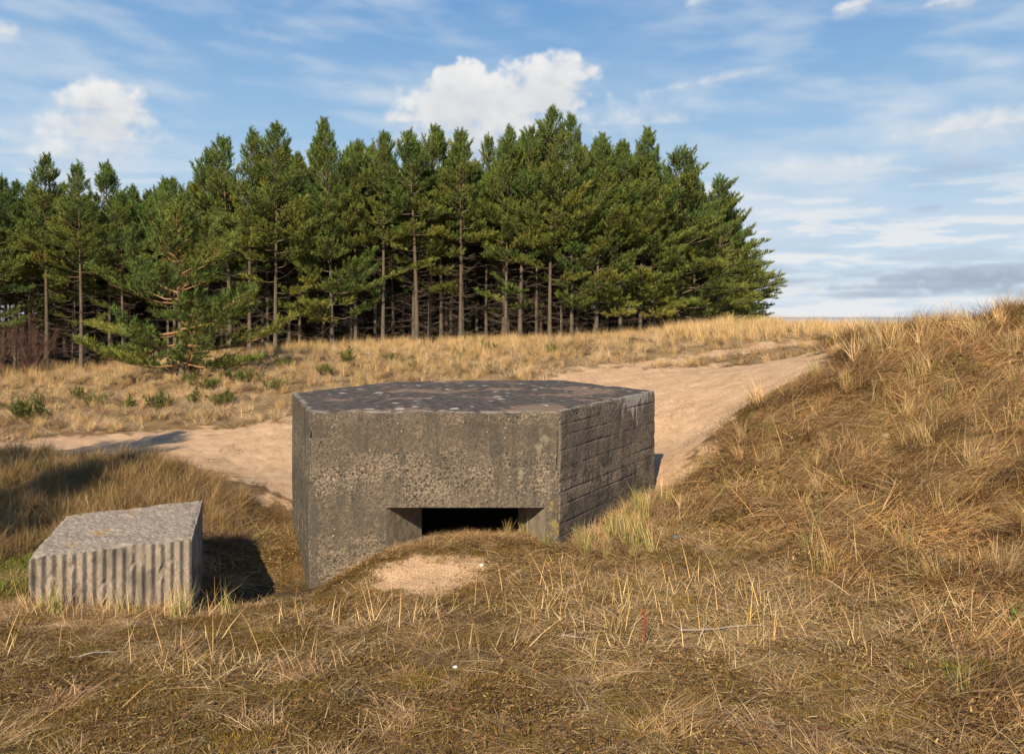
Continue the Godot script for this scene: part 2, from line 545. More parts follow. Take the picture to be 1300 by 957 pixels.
func hexp(i: int, inset := 0.0) -> Vector2:
	i = posmod(i, 6)
	var p := Vector2(HEX[i * 2], HEX[i * 2 + 1])
	if inset == 0.0:
		return p
	var a := Vector2(HEX[posmod(i - 1, 6) * 2], HEX[posmod(i - 1, 6) * 2 + 1])
	var b := Vector2(HEX[posmod(i + 1, 6) * 2], HEX[posmod(i + 1, 6) * 2 + 1])
	var e1 := (p - a).normalized()
	var e2 := (b - p).normalized()
	var n1 := Vector2(-e1.y, e1.x)     # pointing inwards
	var n2 := Vector2(-e2.y, e2.x)
	return p + (n1 + n2) * inset / (1.0 + n1.dot(n2))

func concrete_dent(p: Vector3, u: float, boardy: float, wall: int) -> float:
	# outward displacement in metres: board marks, honeycombing, waves
	var y := p.y + 0.006 * n_mid.get_noise_2d(u * 1.4, wall * 7.0) + 0.03 * sin(p.y * 9.0 + wall)
	var board := y / 0.168
	var k := floorf(board)
	var f := board - k
	var off := 0.0045 * sin(k * 12.9898 + wall * 2.1 + 1.0)
	var g := minf(f, 1.0 - f) * 0.168
	var joint := -0.014 * smoothstep(0.012, 0.0, g) * clampf(0.15 + 1.6 * n_mid.get_noise_2d(u * 0.28 + k * 3.7, k * 5.3 + wall * 11.0), 0.0, 1.0)
	var pit := n_cell.get_noise_3d(p.x, p.y, p.z)
	var d := boardy * (off + joint)
	d += 0.012 * n_mid.get_noise_3d(p.x * 1.5, p.y * 1.5, p.z * 1.5)
	d += (0.0045 if wall == 1 else 0.006) * n_fine.get_noise_3d(p.x * 9.0, p.y * 9.0, p.z * 9.0)
	d -= 0.010 * smoothstep(-0.62, -0.95, pit)
	return d

func concrete_colour(p: Vector3, u: float, wall: int) -> Color:
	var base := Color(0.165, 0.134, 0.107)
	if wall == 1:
		base = Color(0.225, 0.19, 0.157)  # base lifted in colour to make up for grazing light on this face
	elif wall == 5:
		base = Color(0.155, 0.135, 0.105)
	var a := n_fine.get_noise_3d(p.x * 8.0, p.y * 8.0, p.z * 8.0)
	var b := n_mid.get_noise_3d(p.x * 2.0, p.y * 2.0, p.z * 2.0)
	var grit := n_fine.get_noise_3d(p.x * 33.0, p.y * 33.0, p.z * 33.0)
	var row := 0.5 * sin(floorf(p.y / 0.168 + 0.04 * n_fine.get_noise_2d(u * 3.0, 1.0)) * 7.31 + wall) + 0.6 * n_mid.get_noise_2d(u * 0.7 + 8.0, floorf(p.y / 0.168) * 3.1)
	var streak := n_mid.get_noise_2d(u * 5.0 + wall * 31.0, p.y * 0.55)
	var col := base.lerp(Color(0.25, 0.20, 0.15), smoothstep(0.0, 0.55, a))
	col = col.lerp(Color(0.045, 0.038, 0.030), smoothstep(0.02, 0.42, grit + 0.25 * a) * (0.42 + 0.75 * clampf(0.5 + row + b, 0.0, 1.0)))
	col = col.lerp(Color(0.42, 0.33, 0.235), smoothstep(0.16, 0.45, -grit - 0.2 * b) * (0.25 + 0.5 * clampf(0.5 + row, 0.0, 1.0)))
	col = toned(col, 1.0 + 0.28 * row)
	var stain := smoothstep(0.08, 0.42, streak + 0.5 * b)
	col = col.lerp(Color(0.085, 0.078, 0.068), stain * (0.5 if wall == 0 else 0.45))
	if wall == 1:   # dark growth over the lower part, lime run below the far top corner
		var low := smoothstep(0.1, 0.3, (EYE - 2.0 - p.y) * 0.8 + 0.9 * b + 0.25 * a)
		col = col.lerp(Color(0.06, 0.057, 0.052), low * 0.4)
		var run := smoothstep(0.52, 0.62, 0.80 - absf(u - 2.5) * 0.40 + 0.3 * n_fine.get_noise_2d(u * 7.0, p.y * 2.0) - (EYE + ROOF_H - p.y) * 0.8)
		col = col.lerp(Color(0.52, 0.50, 0.46), run * 0.75)
	if wall == 0:   # pale worn patches and yellow lichen by the right corner
		col = col.lerp(Color(0.42, 0.36, 0.28), smoothstep(0.2, 0.5, b + 0.25 * a - 0.9 * absf(u - 2.85)) * 0.5)
		if u > 2.9 and p.y < EYE - 2.2:
			col = col.lerp(Color(0.42, 0.30, 0.07), smoothstep(0.15, 0.4, a + 0.3 * grit) * 0.6)
	if wall == 5:
		col = col.lerp(Color(0.06, 0.06, 0.055), smoothstep(0.0, 0.3, streak) * 0.5)
	if wall == 1:
		var board := (p.y + 0.006 * n_mid.get_noise_2d(u * 1.4, wall * 7.0) + 0.03 * sin(p.y * 9.0 + wall)) / 0.168
		var gap := absf(board - roundf(board)) * 0.168
		col = col.lerp(Color(0.035, 0.032, 0.028), smoothstep(0.014, 0.004, gap) * clampf(0.12 + 1.7 * n_mid.get_noise_2d(u * 0.28 + floorf(board + 0.5) * 3.7, 2.0), 0.0, 0.85))
	var spot := n_cell.get_noise_3d(p.x * 0.33 + 3.0, p.y * 0.33, p.z * 0.33)
	if spot < -0.93 and b > 0.05:
		col = col.lerp(Color(0.72, 0.70, 0.66), 0.85)
	return col

func lines(list: Array, step: float) -> PackedFloat32Array:
	var l := [list[0]]
	for i in range(1, list.size()):
		l.append(list[i])
		l.append(step)
	return spans(l)

func wall_point(i: int, u: float, y: float, step_edge: float) -> Vector3:
	var a := hexp(i)
	var b := hexp(i + 1)
	var length := a.distance_to(b)
	var e := (b - a) / length
	var n := Vector2(e.y, -e.x)
	var q := a + e * u
	var p := Vector3(q.x, y, -q.y)
	var edge := minf(u, length - u)
	if i == 0 and u > HOLE_A - a.x - 0.05 and u < HOLE_B - a.x + 0.05 and y < EYE + HEAD_H + 0.05:
		var inside := u > HOLE_A - a.x - 0.001 and u < HOLE_B - a.x + 0.001 and y < EYE + HEAD_H + 0.001
		if inside:
			return p
	var k := smoothstep(0.0, 0.05, edge)
	var d := concrete_dent(p, u, 1.0 if i == 1 else 0.55, i)
	# the arrises are worn back, unevenly
	var worn := 0.016 + 0.014 * n_fine.get_noise_3d(p.x * 5.0, p.y * 5.0, p.z * 5.0)
	var chip := smoothstep(0.22, 0.5, n_fine.get_noise_3d(p.x * 2.6 + 11.0, p.y * 2.6, p.z * 2.6)) * 0.032
	var out := d * k - worn * smoothstep(0.028, 0.0, edge) - chip * smoothstep(0.06, 0.0, edge)
	var dir := n
	if edge < 0.05:
		var near := hexp(i if u < length / 2 else i + 1)
		var mid := ((near - Vector2(-0.69, 12.87)).normalized())
		dir = mid.lerp(n, k).normalized()
	var drop := 0.0
	var below := EYE + ROOF_H - y
	if below < 0.03:
		var w := smoothstep(0.03, 0.0, below)
		drop = w * (0.006 + 0.010 * n_fine.get_noise_3d(p.x * 4.0, 9.0, p.z * 4.0) + 0.022 * smoothstep(0.2, 0.5, n_fine.get_noise_3d(p.x * 2.2, 4.0, p.z * 2.2)))
		out -= w * 0.012
	return p + Vector3(dir.x, 0, -dir.y) * out - Vector3(0, drop, 0)

func make_pillbox() -> void:
	var root := thing("pillbox", "weathered six-sided concrete pillbox with a long firing slit, sunk in the dune", "pillbox", Vector3.ZERO)
	var rim := PackedVector3Array()
	var rim_u := PackedFloat32Array()
	for i in 6:
		var a := hexp(i)
		var b := hexp(i + 1)
		var length := a.distance_to(b)
		var fine := i == 0 or i == 1 or i == 5
		var step := 0.0115 if fine else 0.06
		var us := lines([0.0, HOLE_A - a.x, HOLE_B - a.x, length] if i == 0 else [0.0, length], step)
		var ys := lines([EYE + ROOF_H, EYE + HEAD_H, EYE + SILL_H, EYE + FOOT_H], step)
		var pos := PackedVector3Array()
		var col := PackedColorArray()
		var skip := PackedByteArray()
		for r in ys.size():
			for c in us.size():
				pos.append(wall_point(i, us[c], ys[r], step))
				col.append(concrete_colour(pos[-1], us[c], i))
				var in_hole: bool = i == 0 and us[c] > HOLE_A - a.x - 0.001 and us[c] < HOLE_B - a.x - 0.004 and ys[r] < EYE + HEAD_H + 0.001 and ys[r] > EYE + SILL_H + 0.004
				skip.append(1 if in_hole else 0)
		for c in us.size() - 1:
			rim.append(pos[c])
			rim_u.append(us[c])
		var e := (b - a).normalized()
		var w := part("wall", grid_mesh(pos, col, us.size(), ys.size(), Vector3(e.y, 0, e.x), skip), M.concrete, root)
		if i == 0:
			w.set_meta("label", "front wall with the firing slit")
		# inner face of the wall
		var ia := hexp(i, 0.62)
		var ib := hexp(i + 1, 0.62)
		var s := Soup.new()
		var k := Color(0.2, 0.18, 0.15)
		var y0 := EYE + FOOT_H
		var y1 := EYE + ROOF_H - 0.3
		if i == 0:
			var ha := Vector2(HOLE_A + 0.36, ia.y)
			var hb := Vector2(HOLE_B - 0.32, ia.y)
			for q in [[ia.x, ha.x, y0, y1], [hb.x, ib.x, y0, y1], [ha.x, hb.x, EYE + HEAD_H, y1], [ha.x, hb.x, y0, EYE + SILL_H]]:
				s.quad(Vector3(q[0], q[2], -ia.y), Vector3(q[1], q[2], -ia.y), Vector3(q[1], q[3], -ia.y), Vector3(q[0], q[3], -ia.y), k)
			var slit := Node3D.new()
			slit.name = "firing_slit"
			root.add_child(slit)
			var f := a.y
			slit_face("cheek", Vector3(HOLE_A, EYE + SILL_H, -f), Vector3(ha.x - HOLE_A, 0, f - ia.y), Vector3(0, HEAD_H - SILL_H, 0), slit)
			slit_face("cheek", Vector3(HOLE_B, EYE + SILL_H, -f), Vector3(hb.x - HOLE_B, 0, f - ia.y), Vector3(0, HEAD_H - SILL_H, 0), slit)
			var sof := Soup.new()
			sof.quad(Vector3(HOLE_A, EYE + HEAD_H, -f), Vector3(HOLE_B, EYE + HEAD_H, -f), Vector3(hb.x, EYE + HEAD_H, -ia.y), Vector3(ha.x, EYE + HEAD_H, -ia.y), k)
			part("lintel", sof.mesh(), M.concrete, slit)
			var sil := Soup.new()
			sil.quad(Vector3(HOLE_A, EYE + SILL_H, -f), Vector3(HOLE_B, EYE + SILL_H, -f), Vector3(hb.x, EYE + SILL_H, -ia.y), Vector3(ha.x, EYE + SILL_H, -ia.y), k)
			part("sill", sil.mesh(), M.concrete, slit)
		else:
			s.quad(Vector3(ia.x, y0, -ia.y), Vector3(ib.x, y0, -ib.y), Vector3(ib.x, y1, -ib.y), Vector3(ia.x, y1, -ia.y), k)
		part("inner_face", s.mesh(), M.concrete, w)
	# roof: rings from the rim to the middle
	var mid := Vector3(-0.69, EYE + ROOF_H + 0.012, -12.87)
	var rings := 64
	var pos2 := PackedVector3Array()
	var col2 := PackedColorArray()
	for r in rings:
		var t := float(r) / (rings - 1)
		t = t * (2.0 - t) if r < 0 else t
		for c in rim.size():
			var p := rim[c].lerp(mid, t)
			if r > 0:
				p.y = mid.y + 0.012 * n_mid.get_noise_2d(p.x * 1.3, p.z * 1.3) + 0.006 * n_fine.get_noise_2d(p.x * 7.0, p.z * 7.0) - 0.012
				if r < 3:
					p.y = lerpf(rim[c].y, p.y, r / 3.0)
			pos2.append(p)
			col2.append(roof_colour(p, t))
	part("roof", grid_mesh(pos2, col2, rim.size(), rings, Vector3.UP, PackedByteArray(), true), M.concrete, root)
	var ceil := Soup.new()
	for i in 6:
		var a := hexp(i, 0.62)
		var b := hexp(i + 1, 0.62)
		ceil.tri(Vector3(a.x, EYE + ROOF_H - 0.3, -a.y), Vector3(b.x, EYE + ROOF_H - 0.3, -b.y), Vector3(mid.x, EYE + ROOF_H - 0.3, mid.z), Color(0.2, 0.18, 0.15), Color(0.2, 0.18, 0.15), Color(0.2, 0.18, 0.15))
	part("ceiling", ceil.mesh(), M.concrete, root)

func slit_face(called: String, o: Vector3, eu: Vector3, ev: Vector3, parent: Node) -> void:
	var pos := PackedVector3Array()
	var col := PackedColorArray()
	var nrm := eu.cross(ev).normalized()
	for r in 26:
		for c in 36:
			var u := c / 35.0
			var v := r / 25.0
			var p := o + eu * u + ev * v
			var edge := smoothstep(0.0, 0.1, minf(u, 1.0 - u))
			pos.append(p + nrm * edge * (0.008 * n_fine.get_noise_3d(p.x * 6, p.y * 6, p.z * 6)))
			var k := Color(0.36, 0.30, 0.225).lerp(Color(0.22, 0.185, 0.14), clampf(0.5 + n_fine.get_noise_3d(p.x * 5, p.y * 5, p.z * 5), 0, 1))
			col.append(k)
	part(called, grid_mesh(pos, col, 36, 26, nrm), M.concrete, parent)

func roof_colour(p: Vector3, t: float) -> Color:
	var a := n_mid.get_noise_2d(p.x * 1.6, p.z * 1.6)
	var b := n_fine.get_noise_2d(p.x * 6.0, p.z * 6.0)
	var g := n_fine.get_noise_2d(p.x * 20.0, p.z * 20.0)
	var col := Color(0.066, 0.058, 0.055).lerp(Color(0.165, 0.138, 0.118), clampf(0.4 + 0.9 * b + 0.4 * g, 0.0, 1.0))
	col = col.lerp(Color(0.30, 0.21, 0.155), smoothstep(0.12, 0.45, n_mid.get_noise_2d(p.x * 0.8 + 3.0, p.z * 0.8) + 0.4 * b) * 0.8)
	var cell := n_cell.get_noise_2d(p.x * 0.10 + 5.0, p.z * 0.10)
	if cell < -0.955 + 0.24 * n_mid.get_noise_2d(p.x * 0.9 + 30.0, p.z * 0.9):
		col = col.lerp(Color(0.62, 0.60, 0.57), 0.9)
	if t < 0.02:
		col = col.lerp(Color(0.36, 0.33, 0.29), clampf(0.55 + 1.2 * b, 0.0, 1.0))
	return col

# ---------------------------------------------------------------- corrugated block
func make_block() -> void:
	var root := thing("concrete_block", "grey concrete anti-tank block with a corrugated front, half buried beside the pillbox", "concrete block", Vector3.ZERO)
	var fl := Vector2(-4.63, 8.23)
	var e1 := Vector2(1.36, 0.53)
	var e2 := Vector2(-0.45, 1.55)
	var tops := [-2.29, -2.25, -2.18, -2.25]
	var top_at := func(u: float, v: float) -> float:
		var t := lerpf(lerpf(tops[0], tops[1], u), lerpf(tops[3], tops[2], u), v)
		return EYE + t
	# the top is a rough grid; its border rows run down the four sides
	var foot := EYE - 3.3
	var nu := 170
	var nv := 90
	var pos := PackedVector3Array()
	var col := PackedColorArray()
	for r in nv + 1:
		for c in nu + 1:
			var u := float(c) / nu
			var v := float(r) / nv
			var q := fl + e1 * u + e2 * v
			var back := 0.035 * n_fine.get_noise_2d(u * 9.0, 3.0)
			var y: float = top_at.call(u, v)
			y += 0.02 * n_mid.get_noise_2d(q.x * 2.0, q.y * 2.0) + 0.010 * n_fine.get_noise_2d(q.x * 11.0, q.y * 11.0) - 0.008 * smoothstep(-0.6, -0.95, n_cell.get_noise_2d(q.x * 0.5, q.y * 0.5))
			var edge := minf(minf(u, 1 - u) * 1.46, minf(v, 1 - v) * 1.54)
			y -= 0.02 * smoothstep(0.05, 0.0, edge) * (0.7 + 0.9 * n_fine.get_noise_2d(q.x * 6.0, q.y * 6.0))
			if v < 0.0001:
				q += -(Vector2(e2.x, e2.y).normalized()) * corrugation(u, y)
			pos.append(Vector3(q.x, y, -q.y))
			col.append(block_colour(pos[-1], u, true))
	part("top", grid_mesh(pos, col, nu + 1, nv + 1, Vector3.UP), M.concrete, root)
	# front: corrugated
	var rows := 60
	var fp := PackedVector3Array()
	var fc := PackedColorArray()
	for r in rows + 1:
		for c in nu + 1:
			var u := float(c) / nu
			var t := float(r) / rows
			var y := lerpf(pos[c].y, foot, t)
			var q := fl + e1 * u - e2.normalized() * corrugation(u, y)
			fp.append(pos[c] if r == 0 else Vector3(q.x, y, -q.y))
			fc.append(block_colour(fp[-1], u, false))
	var front := part("corrugated_face", grid_mesh(fp, fc, nu + 1, rows + 1, Vector3(0.36, 0, 0.93)), M.concrete, root)
	front.set_meta("label", "front face cast against corrugated iron")
	for side in 3:
		var border := PackedVector3Array()
		var hint := Vector3(0.94, 0, -0.34)
		if side == 0:
			for r in nv + 1: border.append(pos[r * (nu + 1) + nu])
		elif side == 1:
			hint = -hint
			for r in nv + 1: border.append(pos[r * (nu + 1)])
		else:
			hint = Vector3(-0.34, 0, -0.94)
			for c in nu + 1: border.append(pos[nv * (nu + 1) + c])
		var sp := PackedVector3Array()
		var sc := PackedColorArray()
		for r in 41:
			for k in border.size():
				var b := border[k]
				var t := r / 40.0
				var p := Vector3(b.x, lerpf(b.y, foot, t), b.z)
				var wgt := smoothstep(0.0, 0.08, t) * smoothstep(0.0, 6.0, minf(k, border.size() - 1 - k))
				p += hint * (0.03 * n_mid.get_noise_3d(p.x * 3, p.y * 3, p.z * 3) + 0.012 * n_fine.get_noise_3d(p.x * 8, p.y * 8, p.z * 8)) * wgt
				sp.append(p)
				sc.append(block_colour(p, 0.5, false))
		part("side", grid_mesh(sp, sc, border.size(), 41, hint), M.concrete, root)

func corrugation(u: float, y: float) -> float:
	var s := 0.5 + 0.5 * sin(u * TAU * 16.5 + 0.6)
	var chip := smoothstep(0.25, 0.5, n_fine.get_noise_2d(u * 5.0 + 3.0, y * 3.0))
	return 0.034 * s * (1.0 - 0.6 * chip) - 0.004 * chip + 0.003 * n_fine.get_noise_2d(u * 14.0, y * 9.0)

func block_colour(p: Vector3, u: float, top: bool) -> Color:
	var a := n_fine.get_noise_3d(p.x * 5.0, p.y * 5.0, p.z * 5.0)
	var g := n_fine.get_noise_3d(p.x * 22.0, p.y * 22.0, p.z * 22.0)
	var b := n_mid.get_noise_3d(p.x * 2.0, p.y * 2.0, p.z * 2.0)
	var col := Color(0.31, 0.26, 0.215).lerp(Color(0.45, 0.385, 0.32), clampf(0.45 + a, 0.0, 1.0))
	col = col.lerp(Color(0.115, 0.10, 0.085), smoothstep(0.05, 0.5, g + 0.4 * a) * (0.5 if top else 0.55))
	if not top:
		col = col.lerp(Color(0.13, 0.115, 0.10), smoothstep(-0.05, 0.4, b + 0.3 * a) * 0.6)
	else:
		col = col.lerp(Color(0.40, 0.26, 0.12), smoothstep(0.28, 0.4, b + 0.25 * a - absf(u - 0.28)) * 0.7)
	return col

# ---------------------------------------------------------------- grasses
const PALE := Color(0.60, 0.44, 0.23)
const GOLD := Color(0.50, 0.325, 0.135)
const BROWN := Color(0.28, 0.162, 0.075)
const GREY := Color(0.32, 0.215, 0.13)
const OLIVE := Color(0.20, 0.16, 0.04)
const GREEN := Color(0.15, 0.20, 0.05)

func clump(sd: int, n: int, low: float, high: float, spread: float, lean_a: float, lean_b: float, droop: float, width: float, comb: float, palette: Array) -> ArrayMesh:
	var r := RandomNumberGenerator.new()
	r.seed = sd
	var s := Soup.new()
	for i in n:
		var a := r.randf() * TAU
		var rad := spread * sqrt(r.randf())
		var base := Vector3(cos(a) * rad, -0.01, sin(a) * rad)
		var length := r.randf_range(low, high)
		var dir_a := lerpf(r.randf() * TAU, r.randfn(0.0, 0.35), comb)
		var lean := r.randf_range(lean_a, lean_b)
		var out := Vector3(cos(dir_a), 0, sin(dir_a))
		var side := Vector3(-out.z, 0, out.x).rotated(Vector3.UP, r.randf_range(-0.9, 0.9))
		var c: Color = palette[r.randi() % palette.size()]
		c = toned(c, r.randf_range(0.75, 1.2))
		var w := width * r.randf_range(0.7, 1.3)
		var bend := droop * r.randf_range(0.4, 1.3)
		var p := base
		var segs := 3
		var ang := lean
		for k in segs:
			var step := length / segs
			var q := p + (out * sin(ang) + Vector3.UP * cos(ang)) * step
			if lean_b > 1.3 and q.y < 0.004:
				q.y = 0.004 + r.randf() * 0.012
			var w0 := w * (1.0 - 0.28 * k)
			var w1 := w * (1.0 - 0.28 * (k + 1))
			if k == segs - 1:
				s.tri(p - side * w0, p + side * w0, q, c, c, c)
			else:
				s.quad(p - side * w0, p + side * w0, q + side * w1, q - side * w1, c)
			p = q
			ang += bend
	return s.mesh()

func scrap(sd: int) -> ArrayMesh:
	var r := RandomNumberGenerator.new()
	r.seed = sd
	var s := Soup.new()
	var palette := [BROWN, EARTH, GREY, PALE, GOLD, Color(0.20, 0.085, 0.04), EARTH, BROWN]
	for i in 70:
		var a := r.randf() * TAU
		var rad := 0.25 * sqrt(r.randf())
		var o := Vector3(cos(a) * rad, r.randf_range(0.004, 0.03), sin(a) * rad)
		var t := r.randf() * TAU
		var dir := Vector3(cos(t), r.randfn(0, 0.25), sin(t)) * r.randf_range(0.012, 0.05)
		var side := Vector3(-sin(t), r.randfn(0, 0.3), cos(t)) * r.randf_range(0.002, 0.006)
		s.quad(o - side, o + side, o + dir + side * 0.6, o + dir - side * 0.6, toned(palette[r.randi() % palette.size()], r.randf_range(0.6, 1.2)))
	return s.mesh()

func in_poly(x: float, d: float, list: Array) -> bool:
	var pts := PackedVector2Array()
	for i in range(0, list.size(), 2):
		pts.append(Vector2(list[i], list[i + 1]))
	return Geometry2D.is_point_in_polygon(Vector2(x, d), pts)

var solid := [PackedVector2Array(), PackedVector2Array()]

func blocked(x: float, d: float) -> bool:
	var p := Vector2(x, d)
	return (d < 15.6 and d > 10.2 and Geometry2D.is_point_in_polygon(p, solid[0])) or Geometry2D.is_point_in_polygon(p, solid[1])

func wood_depth(x: float, d: float) -> float:
	# metres inside the wood's front edge, negative outside
	var edge := 37.5
	if x > -22.0: edge = lerpf(37.5, 41.0, clampf((x + 22.0) / 13.0, 0.0, 1.0))
	if x > -9.0: edge = lerpf(41.0, 43.0, clampf((x + 9.0) / 15.0, 0.0, 1.0))
	if x > 6.0: edge = 43.0 + (x - 6.0) * 1.4
	return d - edge

func scatter(called: String, meshes: Array, spots: Array, parent: Node) -> void:
	# spots: [x, d, size, turn, tilt to the slope, colour]
	for v in meshes.size():
		var mine := []
		for i in range(v, spots.size(), meshes.size()):
			mine.append(spots[i])
		if mine.is_empty():
			continue
		var mm := MultiMesh.new()
		mm.transform_format = MultiMesh.TRANSFORM_3D
		mm.use_colors = true
		mm.mesh = meshes[v]
		mm.instance_count = mine.size()
		for i in mine.size():
			var q = mine[i]
			var x: float = q[0]
			var d: float = q[1]
			var y := hgt(x, d)
			var up := Vector3.UP
			if q[4] > 0.0:
				var gx := (hgt(x + 0.15, d) - hgt(x - 0.15, d)) / 0.3
				var gd := (hgt(x, d + 0.15) - hgt(x, d - 0.15)) / 0.3
				up = Vector3.UP.lerp(Vector3(-gx, 1.0, gd).normalized(), q[4]).normalized()
			var fwd := Vector3(cos(q[3]), 0, sin(q[3]))
			var side := up.cross(fwd).normalized()
			fwd = side.cross(up)
			var b := Basis(fwd, up, side) * Basis.from_scale(Vector3(q[2], q[2] * q[6], q[2]))
			mm.set_instance_transform(i, Transform3D(b, Vector3(x, y, -d)))
			mm.set_instance_color(i, q[5])
		var o := MultiMeshInstance3D.new()
		o.name = called
		o.multimesh = mm
		o.material_override = M.grass
		o.set_meta("kind", "stuff")
		parent.add_child(o, true)

func stuff(called: String, label: String, category: String) -> Node3D:
	var o := Node3D.new()
	o.name = called
	add_child(o)
	o.set_meta("kind", "stuff")
	tag(o, label, category)
	return o

func tint(lo := 0.8, hi := 1.2) -> Color:
	var k := rng.randf_range(lo, hi)
	return Color(k * rng.randf_range(0.94, 1.06), k, k * rng.randf_range(0.9, 1.1))

# tint for moss, turf and litter: darker, more olive towards the left
func foreground_tint(x: float) -> Color:
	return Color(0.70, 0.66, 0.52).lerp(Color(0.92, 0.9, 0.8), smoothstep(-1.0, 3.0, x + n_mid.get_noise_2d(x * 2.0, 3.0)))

func make_grass() -> void:
	for i in 6:
		solid[0].append(hexp(i))
	for q in [[-4.66, 8.2], [-3.25, 8.74], [-3.74, 10.35], [-5.12, 9.82]]:
		solid[1].append(Vector2(q[0], q[1]))
	var tall := []
	var mats := []
	var short := []
	var straw := []
	var moss := []
	var lush := []
	for i in 4:
		tall.append(clump(100 + i, 70, 0.40, 0.85, 0.13, 0.05, 0.55, 0.22, 0.0042, 0.35, [PALE, GOLD, GOLD, PALE, BROWN]))
		mats.append(clump(110 + i, 95, 0.20, 0.58, 0.24, 0.85, 1.55, 0.16, 0.0034, 0.65, [GOLD, BROWN, BROWN, GREY, BROWN, GREY, PALE]))
		short.append(clump(120 + i, 110, 0.03, 0.12, 0.22, 0.6, 1.5, 0.25, 0.0026, 0.2, [BROWN, GOLD, OLIVE, BROWN, GREY]))
		straw.append(clump(130 + i, 14, 0.15, 0.55, 0.28, 1.42, 1.6, 0.04, 0.0034, 0.0, [PALE, GOLD, PALE, GREY]))
		moss.append(clump(140 + i, 160, 0.012, 0.04, 0.17, 0.2, 1.2, 0.3, 0.004, 0.0, [OLIVE, Color(0.22, 0.15, 0.035), Color(0.24, 0.155, 0.05), BROWN, Color(0.18, 0.15, 0.03)]))
		lush.append(clump(150 + i, 55, 0.25, 0.65, 0.10, 0.05, 0.5, 0.18, 0.0034, 0.1, [GREEN, OLIVE, GOLD, PALE, GREEN]))
	var bents := []
	for i in 4:
		bents.append(clump(160 + i, 9, 0.18, 0.6, 0.3, 0.15, 1.35, 0.12, 0.0034, 0.0, [PALE, PALE, GOLD, GREY]))
	var scraps := []
	for i in 4:
		scraps.append(scrap(170 + i))
	var s_litter := []
	var s_bent := []
	var s_tall := []
	var s_mat := []
	var s_short := []
	var s_straw := []
	var s_moss := []
	var s_lush := []
	# crest of the right-hand dune and the ridge before the wood
	for i in 9000:
		var x := rng.randf_range(4.0, 30.0)
		var d := rng.randf_range(11.0, 42.0)
		var b := mask(bank_mask, x, d)
		var p := 0.0
		if b > 0.5:
			var hh := hgt(x, d) - EYE
			p = smoothstep(-0.9, -0.35, hh) * 0.6 + 0.02
		elif d > 26.0 and x > 6.0 and wood_depth(x, d) < 1.0:
			p = 0.75
		if d > 24.0 and sand_at(x, d) > 0.3: p = 0.0
		p *= 0.55 + 1.2 * n_mid.get_noise_2d(x * 1.2, d * 1.2)
		if rng.randf() < p and not blocked(x, d):
			s_tall.append([x, d, rng.randf_range(0.5, 0.9), rng.randfn(0.6, 0.8), 0.3, tint(), 1.0])
	# the fringe of tall grass along the wood, thinner before it
	for i in 13000:
		var x := rng.randf_range(-24.0, 16.0)
		var d := rng.randf_range(24.0, 50.0)
		var wd := wood_depth(x, d)
		var p := smoothstep(-5.5, -0.8, wd) * smoothstep(3.0, 0.5, wd)
		p = maxf(p, 0.18 * smoothstep(26.0, 30.0, d)) if wd < 1.0 else p
		p *= 0.5 + 1.1 * n_mid.get_noise_2d(x * 0.8 + 4.0, d * 0.8)
		if x < -10.0: p *= 0.6
		if rng.randf() < p:
			s_tall.append([x, d, rng.randf_range(0.5, 0.95), rng.randf() * TAU, 0.3, tint(0.75, 1.1), 1.0])
	# short pale grass of the middle distance
	for i in 15000:
		var x := rng.randf_range(-20.0, 12.0)
		var d := rng.randf_range(16.5, 41.0)
		if wood_depth(x, d) > 0.0 or mask(bank_mask, x, d) > 0.4:
			continue
		var p := (1.0 - sand_at(x, d)) * (0.5 + 1.3 * n_mid.get_noise_2d(x * 0.7, d * 0.7))
		if rng.randf() < p:
			if rng.randf() < 0.55:
				s_mat.append([x, d, rng.randf_range(0.7, 1.25), rng.randf() * TAU, 0.8, tint(0.8, 1.45) * Color(0.93, 1.0, 1.12), 1.0])
			else:
				s_tall.append([x, d, rng.randf_range(0.3, 0.62), rng.randf() * TAU, 0.5, tint(0.75, 1.15), 0.8])
	# the bank: flattened old growth, combed down the slope, with upright stems among it
	for i in 9000:
		var x := rng.randf_range(1.9, 14.0)
		var d := rng.randf_range(4.0, 25.0)
		var b := mask(bank_mask, x, d)
		if rng.randf() > b or sand_at(x, d) > 0.5:
			continue
		var t := n_mid.get_noise_2d(x * 0.8 + 20.0, d * 0.8)
		var bare := n_mid.get_noise_2d(x * 0.9 + 70.0, d * 0.9)
		if bare > 0.15 and rng.randf() < 0.75:
			if rng.randf() < 0.6: s_moss.append([x, d, rng.randf_range(1.0, 1.8), rng.randf() * TAU, 1.0, Color(0.75, 0.95, 0.7) * rng.randf_range(0.7, 1.1), 1.3])
			continue
		s_mat.append([x, d, rng.randf_range(0.65, 1.4), rng.randfn(2.4 + 1.6 * t, 0.7), 1.0, tint(0.75, 1.15) * toned(Color(0.92, 0.86, 0.74), 1.0 + 0.9 * n_mid.get_noise_2d(x * 1.6, d * 1.6 + 9.0)), 1.0])
		if rng.randf() < 0.22:
			s_bent.append([x, d, rng.randf_range(0.6, 1.1), rng.randf() * TAU, 0.6, tint(0.8, 1.1), 1.0])
		if rng.randf() < 0.01 + 0.12 * maxf(t, 0.0):
			s_tall.append([x + 0.1, d, rng.randf_range(0.3, 0.65), rng.randf() * TAU, 0.5, tint(0.75, 1.1), 1.0])
		if rng.randf() < 0.06:
			s_lush.append([x, d + 0.1, rng.randf_range(0.4, 0.9), rng.randf() * TAU, 0.4, tint(0.8, 1.1), 1.0])
